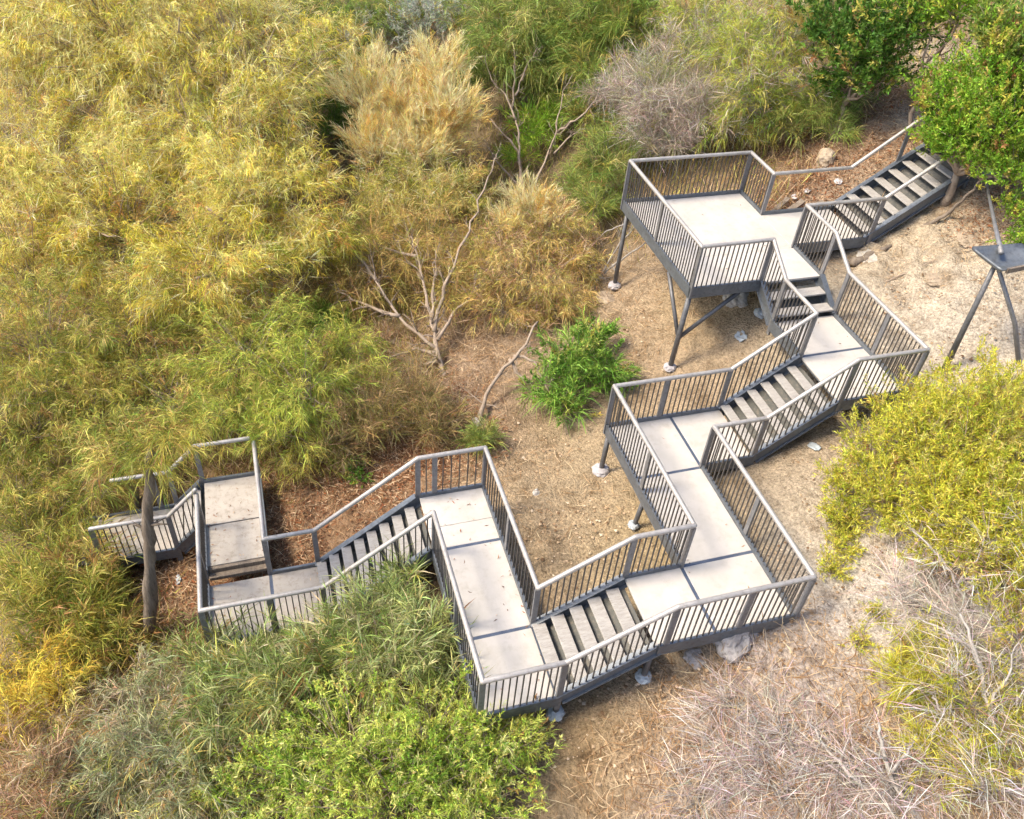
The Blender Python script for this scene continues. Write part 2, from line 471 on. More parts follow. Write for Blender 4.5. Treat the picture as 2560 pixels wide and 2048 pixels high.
def flight(axis_, lo, hi, s0, s1, z0, z1, n, riser=True):
    """Stair flight going down from s0 (height z0) to s1 (z1) along axis_ ('u' or 'v'), n risers, across lo..hi."""
    P = (lambda s, c, z: (c, s, z)) if axis_ == 'v' else (lambda s, c, z: (s, c, z))
    dr = (z1 - z0) / n; ds = (s1 - s0) / (n - 1)
    fr = empty('stair_flight'); fr.parent = stair; fr.location = -SP
    sl = Vector(P(s1 - s0, 0, z1 - z0)); L = sl.length
    nrm = Vector(P(-(z1 - z0), 0, (s1 - s0))); nrm *= (1 if nrm.z > 0 else -1); nrm.normalize()
    for c, sg in ((lo + .015, 1), (hi - .015, -1)):
        bm = bmesh.new()
        a = Vector(P(s0, c, z0)) - nrm * 0.03; b = Vector(P(s1, c, z1)) - nrm * 0.03
        bm_bar(bm, a, b, 0.018, 0.25, nrm)                         # web
        ox = Vector(P(0, sg * .03, 0))
        for hh in (0.118, -0.118):                                 # flanges, inwards
            bm_bar(bm, a + ox + nrm * hh, b + ox + nrm * hh, 0.062, 0.016, nrm)
            bm_bar(bm, a - ox * .9 + nrm * hh, b - ox * .9 + nrm * hh, 0.05, 0.016, nrm)
        spart('stringer', bm, M['beam'], fr)
    d = 1 if s1 > s0 else -1
    for i in range(n):
        s = s0 + ds * i; zt = z0 + dr * (i + 1)
        if i < n - 1:
            bm = bmesh.new()
            w_ = abs(ds) * .62
            a = P(s + ds - d * w_, lo + .055, zt - .04); b = P(s + ds + d * .03, hi - .055, zt)
            bm_box(bm, tuple(min(x, y) for x, y in zip(a, b)), tuple(max(x, y) for x, y in zip(a, b)), 0.005)
            spart('tread', bm, M['tread'], fr)
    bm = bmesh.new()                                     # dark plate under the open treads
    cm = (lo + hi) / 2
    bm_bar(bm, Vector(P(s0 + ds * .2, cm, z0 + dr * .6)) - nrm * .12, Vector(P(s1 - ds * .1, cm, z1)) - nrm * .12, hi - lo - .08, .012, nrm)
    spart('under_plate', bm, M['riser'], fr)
    return fr
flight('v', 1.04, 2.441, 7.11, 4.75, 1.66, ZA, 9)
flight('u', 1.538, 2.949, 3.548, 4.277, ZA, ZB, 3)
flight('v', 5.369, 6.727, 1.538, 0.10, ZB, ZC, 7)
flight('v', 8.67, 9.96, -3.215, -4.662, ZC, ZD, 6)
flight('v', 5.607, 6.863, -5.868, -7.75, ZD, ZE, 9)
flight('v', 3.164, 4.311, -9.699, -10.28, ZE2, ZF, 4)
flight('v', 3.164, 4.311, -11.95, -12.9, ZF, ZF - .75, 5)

# railings: each straight run is a handrail with its posts and balusters
bar_me = bpy.data.meshes.new('baluster')
bm = bmesh.new(); bm_box(bm, (-.009, -.009, 0), (.009, .009, 1)); bmesh.ops.recalc_face_normals(bm, faces=bm.faces); bm.to_mesh(bar_me); bm.free()
bar_me.materials.append(M['bar'])
post_me = bpy.data.meshes.new('post')
bm = bmesh.new(); bm_box(bm, (-.045, -.02, 0), (.045, .02, 1)); bmesh.ops.recalc_face_normals(bm, faces=bm.faces); bm.to_mesh(post_me); bm.free()
post_me.materials.append(M['post'])
hidden_bars = []
def railing(p, q, bars=True, posts=(0, 1), low=None, part=True, sp=0.1, mat='rail', drop=0.16):
    """p, q: (u, v, floor height). Handrail RH above; posts at the given fractions."""
    p = Vector(p); q = Vector(q)
    bm = bmesh.new()
    up = Vector((0, 0, RH))
    bm_rail(bm, p + up, q + up, 0.041)
    h = spart('handrail', bm, M[mat], None, True)
    d = q - p; L = math.hypot(d.x, d.y); ang = math.atan2(d.y, d.x)
    flat = abs(d.z) < 1e-4
    for t in posts:
        c = p + d * t
        o = link('post', post_me, None, h)
        o.location = (c.x, c.y, c.z - drop); o.rotation_euler = (0, 0, ang); o.scale = (1, 1, RH + drop - .02)
    if bars:
        n = max(2, round(L / sp))
        bot = (BT - .005) if flat else 0.10
        for i in range(1, n):
            t = i / n
            if any(abs(t - tp) * L < 0.05 for tp in posts): continue
            c = p + d * t
            if part:
                o = link('baluster', bar_me, None, h)
                o.location = (c.x, c.y, c.z + bot); o.rotation_euler = (0, 0, ang); o.scale = (1, 1, RH - bot - .02)
            else:
                hidden_bars.append((c.x, c.y, c.z + bot, c.z + RH - .02))
    return h
# inner side, from the top
railing((1.04, 7.11, 1.66), (1.04, 4.93, ZA), False, (0.45,))
railing((1.04, 4.93, ZA), (1.04, 2.97, ZA), False, (1,))
railing((1.04, 2.97, ZA), (0, 2.97, ZA), True, ())
railing((0, 2.97, ZA), (0, 0, ZA), True, (0, 1), part=False)
railing((0, 0, ZA), (3.548, 0, ZA), True, (0.5, 1))
railing((3.548, 0, ZA), (3.548, 1.538, ZA), True, (1,))
railing((3.548, 1.538, ZA), (4.277, 1.538, ZB), True, (1,), drop=.28)
railing((4.277, 1.538, ZB), (5.369, 1.538, ZB), True, (1,))
railing((5.369, 1.538, ZB), (5.369, .094, ZC), True, ())
railing((5.369, .094, ZC), (5.369, -2.244, ZC), True, (0, .55, 1))
railing((5.369, -2.244, ZC), (8.67, -2.244, ZC), True, (.5, 1))
railing((8.67, -2.244, ZC), (8.67, -3.215, ZC), True, (1,))
railing((8.67, -3.215, ZC), (8.67, -4.662, ZD), True, (1,), drop=.28)
railing((8.67, -4.662, ZD), (5.607, -4.662, ZD), True, (.5, 1), part=True, sp=.14)
railing((5.607, -4.662, ZD), (5.607, -5.868, ZD), True, (.75, 1), part=False, sp=.15)
railing((5.607, -5.868, ZD), (5.607, -7.75, ZE), False, (1,))
railing((5.607, -7.75, ZE), (5.607, -8.614, ZE), False, (1,))
railing((5.607, -8.614, ZE), (3.18, -8.614, ZE + .04), False, (1,))
# outer side
railing((2.441, 7.11, 1.66), (2.441, 4.85, ZA), False, ())
railing((2.441, 4.85, ZA), (2.441, 2.949, ZA), True, (0, 1), part=False)
railing((2.441, 2.949, ZA), (3.548, 2.949, ZA), True, (1,))
railing((3.548, 2.949, ZA), (4.277, 2.949, ZB), False, (1,), drop=.28)
railing((4.277, 2.949, ZB), (6.727, 2.949, ZB), True, (.55, 1), part=False)
railing((6.727, 2.949, ZB), (6.727, 1.538, ZB), True, (1,), drop=.28)
railing((6.727, 1.538, ZB), (6.727, .094, ZC), True, (1,), drop=.28)
railing((6.727, .094, ZC), (6.727, -.936, ZC), True, (1,))
railing((6.727, -.936, ZC), (9.96, -.936, ZC), True, (.5, 1))
railing((9.96, -.936, ZC), (9.96, -3.1, ZC), True, (.45, 1))
railing((9.96, -3.1, ZC), (9.96, -4.662, ZD), True, (1,), drop=.28)
railing((9.96, -4.662, ZD), (9.96, -5.868, ZD), True, (1,))
railing((9.96, -5.868, ZD), (6.863, -5.868, ZD), True, (.5, 1), part=False)
railing((6.863, -5.868, ZD), (6.863, -7.75, ZE), True, (1,), part=False, drop=.28)
railing((6.863, -7.75, ZE), (6.863, -9.699, ZE), True, (.45, 1), part=False)
railing((6.863, -9.699, ZE), (4.33, -9.699, ZE + .04), True, (.5, 1), part=False)
railing((4.311, -9.699, ZE2), (4.311, -10.28, ZF), True, (1,), drop=.28, part=False)
railing((4.311, -10.28, ZF), (4.311, -11.6, ZF), True, (1,), part=False)
railing((3.164, -8.7, ZE2), (3.164, -9.699, ZE2), False, (1,))
railing((3.164, -9.699, ZE2), (3.164, -10.28, ZF), False, (1,))
railing((3.164, -10.28, ZF), (3.164, -11.3, ZF), False, (.3,))
railing((3.164, -11.95, ZF - .95), (3.164, -13.0, ZF - 1.7), False, ())
bm = bmesh.new()
for (x, y, z0, z1) in hidden_bars: bm_box(bm, (x - .009, y - .009, z0), (x + .009, y + .009, z1))
tag(spart('far_balusters', bm, M['bar']), kind='stuff')

# support legs with their footings and braces
def leg(u, v, ztop, lean=(0, 0), foot='footing', braces=(), r=0.05, fr=0.15):
    zg = float(ground(u + lean[0], v + lean[1]))
    bm = bmesh.new()
    a = Vector((u, v, ztop)); b = Vector((u + lean[0], v + lean[1], zg - .15))
    bm_tube(bm, [a, b], r, 10)
    lg = spart('support_leg', bm, M['leg'], None, True)
    for t, end in braces:
        bm = bmesh.new(); s = a.lerp(b, t)
        bm_tube(bm, [s, Vector(end)], r * .8, 8)
        spart('brace', bm, M['leg'], lg, True)
    if foot:
        bm = bmesh.new()
        bmesh.ops.create_icosphere(bm, subdivisions=3, radius=1.0)
        for w in bm.verts:
            n = float(fbm(np.array([w.co.x * 3 + u * 7, w.co.y * 3 + v * 5, w.co.z * 3]), 1.6, 3)) - .5
            w.co *= 1 + .55 * n
            w.co = Vector((w.co.x * fr, w.co.y * fr, max(w.co.z, -.5) * fr * .62)) + Vector((b.x, b.y, zg + .07))
        spart('footing', bm, M[foot], lg, False)
    return lg
leg(3.46, .06, ZA - .15, (-.06, .0), 'footing', [(.52, (3.5, 1.15, ZA - .2)), (.52, (2.55, .02, ZA - .2))], .055, .14)
leg(.10, .10, ZA - .15); leg(.15, 2.85, ZA - .15); leg(3.3, 2.0, ZA - .15, foot='wrap', r=.04)
leg(5.42, -2.19, ZC - .15, (.0, -.02), 'footing', fr=.17)
leg(7.1, -2.19, ZC - .15, (.0, -.08), 'wrap', r=.045, fr=.10)
leg(9.88, -3.24, ZC - .15, (0, .0), 'wrap', fr=.13)
leg(9.88, -4.62, ZD - .15, (0, .0), 'wrap', fr=.14)
leg(6.65, 2.85, ZB - .15, foot='wrap', fr=.12); leg(6.66, .2, ZC - .12, foot=None)
leg(5.68, -4.74, ZD - .15); leg(8.6, -5.8, ZD - .15); leg(5.68, -8.5, ZE - .12, foot=None); leg(6.8, -9.6, ZE - .12, foot=None)
leg(3.3, -9.6, ZE2 - .12); leg(4.25, -11.85, ZF - .12, foot=None); leg(4.25, -10.3, ZF - .12, foot=None)
leg(2.36, 4.7, ZA - .15, foot=None); leg(1.1, 6.9, 1.3, foot=None); leg(2.36, 6.9, 1.3, foot=None)

# ------------------------------------------------------------------ plants
def unit(a):
    return a / np.maximum(np.linalg.norm(a, axis=-1, keepdims=True), 1e-9)

def srgb(c):
    c = np.asarray(c, float) / 255.0
    return np.where(c <= 0.04045, c / 12.92, ((c + 0.055) / 1.055) ** 2.4)

PAL = {   # colours of the leaves themselves: (weight, sRGB)
    'gold': [(6, (252, 230, 128)), (3, (238, 208, 88)), (3, (198, 186, 70)), (3, (146, 150, 54)), (1, (200, 152, 84))],
    'palegold': [(6, (254, 236, 148)), (3, (246, 220, 106)), (2, (208, 194, 74)), (2, (156, 158, 58))],
    'oliveg': [(3, (192, 182, 92)), (4, (162, 162, 72)), (2, (128, 142, 60)), (2, (214, 196, 116)), (1, (172, 134, 86))],
    'yellowg': [(4, (188, 192, 88)), (4, (160, 174, 74)), (2, (128, 150, 62)), (2, (212, 204, 106))],
    'tawny': [(4, (222, 194, 124)), (3, (200, 172, 100)), (3, (170, 156, 80)), (2, (164, 132, 88)), (1, (140, 142, 70))],
    'plume': [(6, (254, 230, 172)), (3, (250, 216, 142)), (1, (222, 180, 104))],
    'green': [(4, (136, 158, 76)), (3, (112, 138, 62)), (2, (160, 172, 88)), (1, (176, 172, 98))],
    'deep': [(4, (94, 130, 52)), (3, (76, 110, 44)), (2, (126, 154, 64))],
    'grass': [(4, (144, 160, 82)), (3, (166, 176, 96)), (3, (120, 142, 68)), (1, (192, 186, 118))],
    'silver': [(4, (190, 194, 178)), (3, (166, 174, 152)), (2, (208, 208, 196)), (1, (150, 154, 108))],
    'darkgrey': [(4, (106, 106, 80)), (3, (90, 92, 72)), (1, (128, 126, 92))],
    'greytwig': [(4, (190, 176, 164)), (3, (166, 150, 138)), (2, (210, 198, 186)), (1, (164, 164, 108))],
    'bright': [(4, (146, 180, 62)), (4, (122, 162, 52)), (2, (172, 196, 76)), (1, (198, 196, 84))],
    'lime': [(4, (204, 214, 108)), (3, (176, 198, 84)), (2, (220, 222, 138)), (2, (136, 164, 64))],
    'citrus': [(4, (206, 202, 78)), (3, (222, 212, 98)), (3, (176, 180, 62)), (1, (226, 210, 126))],
    'sage': [(4, (176, 182, 120)), (3, (148, 162, 94)), (2, (204, 202, 152)), (2, (122, 140, 72))],
    'sagegrey': [(4, (172, 172, 134)), (3, (150, 154, 110)), (2, (194, 186, 154)), (1, (186, 166, 128))],
    'yellow': [(4, (228, 198, 84)), (3, (212, 180, 66)), (2, (194, 178, 76)), (1, (236, 212, 124))],
    'dry': [(4, (196, 168, 134)), (3, (172, 142, 108)), (2, (214, 190, 160)), (1, (156, 118, 86))],
    'brown': [(4, (164, 140, 96)), (3, (142, 126, 80)), (2, (184, 158, 118)), (2, (134, 132, 72))],
    'vivid': [(4, (122, 160, 66)), (3, (150, 182, 80)), (2, (96, 134, 54)), (1, (176, 186, 98))],
    'pinktwig': [(4, (212, 198, 190)), (3, (190, 172, 164)), (2, (228, 218, 212)), (1, (158, 128, 108))],
}

# kind: strands per sprig, axis length, strand length lo..hi, width lo..hi, spread, droop, sprigs per square metre
KIND = {
    'needle': dict(k=17, ax=.42, ln=(.14, .36), wd=(.007, .013), spread=.75, droop=.40, den=20, up=.05),
    'plume':  dict(k=18, ax=.38, ln=(.16, .36), wd=(.007, .012), spread=.45, droop=.08, den=26, up=.75),
    'fine':   dict(k=20, ax=.24, ln=(.05, .12), wd=(.009, .014), spread=.9, droop=.05, den=58, up=.45),
    'grass':  dict(k=10, ax=.18, ln=(.28, .70), wd=(.008, .016), spread=.6, droop=.35, den=26, up=.50),
    'blade':  dict(k=11, ax=.35, ln=(.20, .52), wd=(.008, .017), spread=.8, droop=.20, den=28, up=.30),
    'twig':   dict(k=9, ax=.30, ln=(.22, .60), wd=(.005, .010), spread=1.1, droop=.05, den=20, up=.2),
    'longtwig': dict(k=8, ax=.35, ln=(.35, 1.0), wd=(.005, .010), spread=1.1, droop=.12, den=16, up=.1),
    'leaf':   dict(k=22, ax=.30, ln=(.06, .12), wd=(.022, .040), spread=1.0, droop=.1, den=24, up=.35, leaf=True),
    'small':  dict(k=24, ax=.26, ln=(.045, .085), wd=(.018, .032), spread=1.0, droop=.05, den=34, up=.4, leaf=True),
}
ARC = {   # boughs per blob, boughs per square metre, arch, droop of the tips, spread of sprigs round the bough
    'needle': (26, 1.15, .30, .30, .13), 'plume': (26, 2.0, .10, .0, .10), 'fine': (34, 3.2, .18, .02, .10), 'grass': (30, 2.0, .30, .22, .09),
    'blade': (30, 2.4, .30, .16, .10), 'twig': (30, 2.0, .12, .05, .14), 'longtwig': (26, 2.2, .10, .15, .10), 'leaf': (24, 2.2, .22, .08, .10), 'small': (26, 2.2, .22, .05, .11)}

def arcs(blobs, kind, low, flat, sc):
    """Boughs: arching curves from the fork of each crown volume out to its uneven surface."""
    nb_, per, arch, droop, _ = ARC[kind]
    A = []
    for b in blobs:
        r = b[3]; n = int((nb_ + per * 4 * math.pi * r * r) / sc ** .7)
        c = np.array(b[:3], float)
        d = unit(rng.normal(size=(n, 3)))
        d[:, 2] = np.where(d[:, 2] < low, -d[:, 2] * rng.random(n), d[:, 2]) * flat
        if flat == 1: d = unit(d)
        lump = fbm(c + d * r * 1.3, 1.6 / max(r, .3), 2)
        L = r * (.40 + .75 * lump + .42 * rng.random(n) ** 1.5)
        p2 = c + d * L[:, None]; p2[:, 2] -= droop * r * rng.random(n)
        p0 = c - np.array([0, 0, .42 * r * flat]) + rng.normal(size=(n, 3)) * .10 * r * np.array([1, 1, flat])
        p1 = (p0 + p2) / 2 + np.array([0, 0, arch * r]) * rng.random((n, 1)) + rng.normal(size=(n, 3)) * .09 * r * np.array([1, 1, flat])
        A.append(np.stack([p0, p1, p2, np.repeat(L[:, None], 3, 1)], 1))
    return np.concatenate(A)

def bez(A, t):
    t = t[:, None]
    p = A[:, 0] * (1 - t) ** 2 + A[:, 1] * 2 * t * (1 - t) + A[:, 2] * t * t
    return p, unit((A[:, 1] - A[:, 0]) * (1 - t) + (A[:, 2] - A[:, 1]) * t)

def twig_mesh(A, w):
    """Thin tapering stems along the boughs."""
    n = len(A); ts = (0., .3, .6, 1.)
    side = unit(rng.normal(size=(n, 3)))
    pts = []
    for t, k in zip(ts, (1., .75, .5, .15)):
        p, tg = bez(A, np.full(n, t))
        s_ = unit(np.cross(tg, side)) * (w * k * np.sqrt(A[:, 3, 0] + .2))[:, None]
        q_ = unit(np.cross(tg, s_)) * (w * k * .9 * np.sqrt(A[:, 3, 0] + .2))[:, None]
        pts.append(np.stack([p + s_, p - s_ * .5 + q_, p - s_ * .5 - q_], 1))
    V = np.stack(pts, 1).reshape(-1, 3)                     # n, 4 rings, 3
    o = (np.arange(n) * 12)[:, None]
    F = []
    for r in range(3):
        for k in range(3):
            a = r * 3 + k; b = r * 3 + (k + 1) % 3
            F.append((a, b, b + 3, a + 3))
    Q = (o[:, :, None] + np.array(F)[None]).reshape(-1, 4)
    return mesh_quads('twigs', V, Q)

def foliage(name, blobs, kind, pal, dens=1.0, inner=.4, low=-.25, scale=1.0, patch=.8, clip=True, mixin='oliveg', A=None, flat=1.0):
    """One crown: sprigs of strands or leaves hanging along its boughs."""
    K = KIND[kind]
    area = sum(4 * math.pi * b[3] ** 2 for b in blobs) * (flat * .6 + .4)
    n = int(area * K['den'] * dens / scale ** 1.5)
    if A is None: A = arcs(blobs, kind, low, flat, scale)
    w = A[:, 3, 0]
    ai = rng.choice(len(A), n, p=w / w.sum())
    t = 1 - .78 * rng.random(n) ** 1.25
    p, tg = bez(A[ai], t)
    off = ARC[kind][4] * scale * (1.15 - .5 * t) * np.minimum(1.3, .6 + A[ai, 3, 0] * .5)
    p = p + rng.normal(size=(n, 3)) * off[:, None] * np.array([1, 1, .7])
    d = tg
    if clip:
        keep = p[:, 2] > ground(p[:, 0], p[:, 1]) - .05
        p = p[keep]; d = d[keep]; n = len(p)
    k = K['k']
    ax = unit(d * 1.1 + np.array([0, 0, K['up'] * 1.3 - K['droop'] * .9]) + rng.normal(size=(n, 3)) * .42)
    # colour of each sprig: picked from the palette, neighbours alike
    w = np.array([x[0] for x in PAL[pal]], float); cols = np.array([srgb(x[1]) for x in PAL[pal]])
    cw = np.cumsum(w / w.sum())
    s = fbm(p + 31, 1.0 / patch, 2)
    s = np.argsort(np.argsort(s + rng.normal(size=n) * .05)) / max(n, 1)
    ci = np.searchsorted(cw, np.clip(s * .999, 0, .999))
    jump = rng.random(n) < .35
    ci[jump] = np.searchsorted(cw, rng.random(jump.sum()) * .999)
    c = cols[np.clip(ci, 0, len(cols) - 1)]
    if mixin:                                   # neighbours grow through one another
        mc = np.array([srgb(x[1]) for x in PAL[mixin]])
        mk = (rng.random(n) < .16) & (vnoise(p + 55, 1.1) > .42)
        c[mk] = mc[rng.integers(0, len(mc), mk.sum())]
    # strands along the sprig's axis
    t = rng.random((n, k)) ** .8
    base = p[:, None] + ax[:, None] * (t * K['ax'] * scale)[..., None] - ax[:, None] * (K['ax'] * .4 * scale)
    dr = unit(ax[:, None] + rng.normal(size=(n, k, 3)) * K['spread'] * .7)
    ln = (K['ln'][0] + (K['ln'][1] - K['ln'][0]) * rng.random((n, k)) ** 1.4) * scale
    wd = (K['wd'][0] + (K['wd'][1] - K['wd'][0]) * rng.random((n, k))) * scale ** .8
    col = c[:, None] * np.where(rng.random((n, k, 1)) < .38, 1.05 + .35 * rng.random((n, k, 1)), .48 + .45 * rng.random((n, k, 1))) * (1 + .10 * rng.normal(size=(n, k, 3)))
    base = base.reshape(-1, 3); dr = dr.reshape(-1, 3); ln = ln.ravel(); wd = wd.ravel(); col = np.clip(col.reshape(-1, 3), .008, .85)
    side = unit(np.cross(dr, rng.normal(size=dr.shape)))
    N = len(base)
    if K.get('leaf'):
        nrm = np.cross(dr, side)
        mid = base + dr * (ln * .45)[:, None] + nrm * (ln * .12)[:, None]
        tip = base + dr * ln[:, None]
        V = np.stack([base, mid - side * (wd / 2)[:, None], mid + side * (wd / 2)[:, None], tip], 1).reshape(-1, 3)
        o = (np.arange(N) * 4)[:, None]
        T = np.concatenate([o + np.array([[0, 1, 2]]), o + np.array([[1, 3, 2]])], 1).reshape(-1, 3)
        C4 = np.repeat(col, 4, 0)
    else:
        mid = base + dr * (ln * .42)[:, None]
        tip = base + dr * ln[:, None]; tip[:, 2] -= K['droop'] * ln
        mid[:, 2] += K['droop'] * ln * .05
        sw = side * (wd * .62)[:, None]
        V = np.stack([base, mid - sw, mid + sw, tip], 1).reshape(-1, 3)
        o = (np.arange(N) * 4)[:, None]
        T = np.concatenate([o + np.array([[0, 1, 2]]), o + np.array([[1, 3, 2]])], 1).reshape(-1, 3)
        C4 = np.repeat(col, 4, 0)
    return mesh_tris(name, V, T, C4)

def wobble(p, q, n, amp, seed):
    r = np.random.default_rng(seed)
    t = np.linspace(0, 1, n + 1)[:, None]
    pts = np.asarray(p)[None] * (1 - t) + np.asarray(q)[None] * t
    off = r.normal(size=(n + 1, 3)) * amp * np.linalg.norm(np.asarray(q) - np.asarray(p))
    off[0] = 0; off[-1] *= .5
    return [Vector(x) for x in pts + off]

def stems(blobs, r0=.06, seed=1, base=None, nb=3):
    """Trunk splitting into limbs that reach into each crown volume; returns (trunk bmesh, limb bmesh)."""
    b = np.asarray(blobs, float)
    if base is None: base = (np.average(b[:, 0], weights=b[:, 3]), np.average(b[:, 1], weights=b[:, 3]))
    zb = float(ground(base[0], base[1])) - .1
    cen = np.average(b[:, :3], axis=0, weights=b[:, 3])
    fork = np.array([base[0] * .7 + cen[0] * .3, base[1] * .7 + cen[1] * .3, zb + max(.25, (cen[2] - zb) * .4)])
    bt = bmesh.new()
    pts = wobble((base[0], base[1], zb), fork, 4, .04, seed)
    bm_tube(bt, pts, [r0 * (1.25 - .5 * i / 4) for i in range(5)], 7)
    bl = bmesh.new()
    r = np.random.default_rng(seed)
    for bb in b:
        e = np.array([bb[0], bb[1], bb[2]]) + r.normal(size=3) * bb[3] * .15
        pts = wobble(fork, e, 5, .05, seed + int(bb[0] * 100) % 97)
        bm_tube(bl, pts, [r0 * (.7 - .09 * i) for i in range(6)], 6)
        for j in range(nb):
            s = pts[2 + j % 3]
            d = r.normal(size=3); d[2] = abs(d[2]) * .7; d /= np.linalg.norm(d)
            q = np.array(s) + d * bb[3] * .85
            tw = wobble(s, q, 4, .06, seed + 7 * j)
            bm_tube(bl, tw, [r0 * (.34 - .065 * i) for i in range(5)], 5)
    return bt, bl

def plant(name, label, cat, kind, pal, blobs, group=None, dens=1.0, r0=.05, wood='deadwood', seed=1, scale=1.0, patch=.8, inner=.4, low=-.25, base=None, nb=2, flat=1.0, extra=None, crown='crown', tree=True, mixin='oliveg'):
    b = np.asarray(blobs, float)
    if base is None: base = (np.average(b[:, 0], weights=b[:, 3]), np.average(b[:, 1], weights=b[:, 3]))
    loc = Vector((base[0], base[1], float(ground(*base))))
    root = empty(name, loc)
    tag(root, label, cat, group)
    A = arcs(blobs, kind, low, flat, scale)
    me = foliage(crown, blobs, kind, pal, dens, inner, low, scale, patch, True, mixin, A, flat)
    o = link(crown, me, M['straw'] if pal in ('plume', 'dry', 'greytwig', 'pinktwig', 'brown', 'gold', 'palegold', 'yellow', 'tawny') else M['leaf'], root, -loc)
    for i, (kd, pl, dn) in enumerate(extra or ()):
        me = foliage(crown, blobs, kd, pl, dn, inner, low, scale, patch, True, None, A if i == 0 else None, flat)
        link('dry_twigs' if 'twig' in kd else crown, me, M['straw'], root, -loc)
    tw = link('twigs', twig_mesh(A, .010 if r0 else .005), M[wood], root, -loc)
    tag(tw, kind='stuff')
    if r0:
        bt, bl = stems(blobs, r0, seed, base, nb)
        link('trunk' if tree else 'stem', bm_mesh('trunk', bt, True), M[wood], root, -loc)
        link('branches' if tree else 'branches', bm_mesh('branches', bl, True), M[wood], root, -loc)
    return root
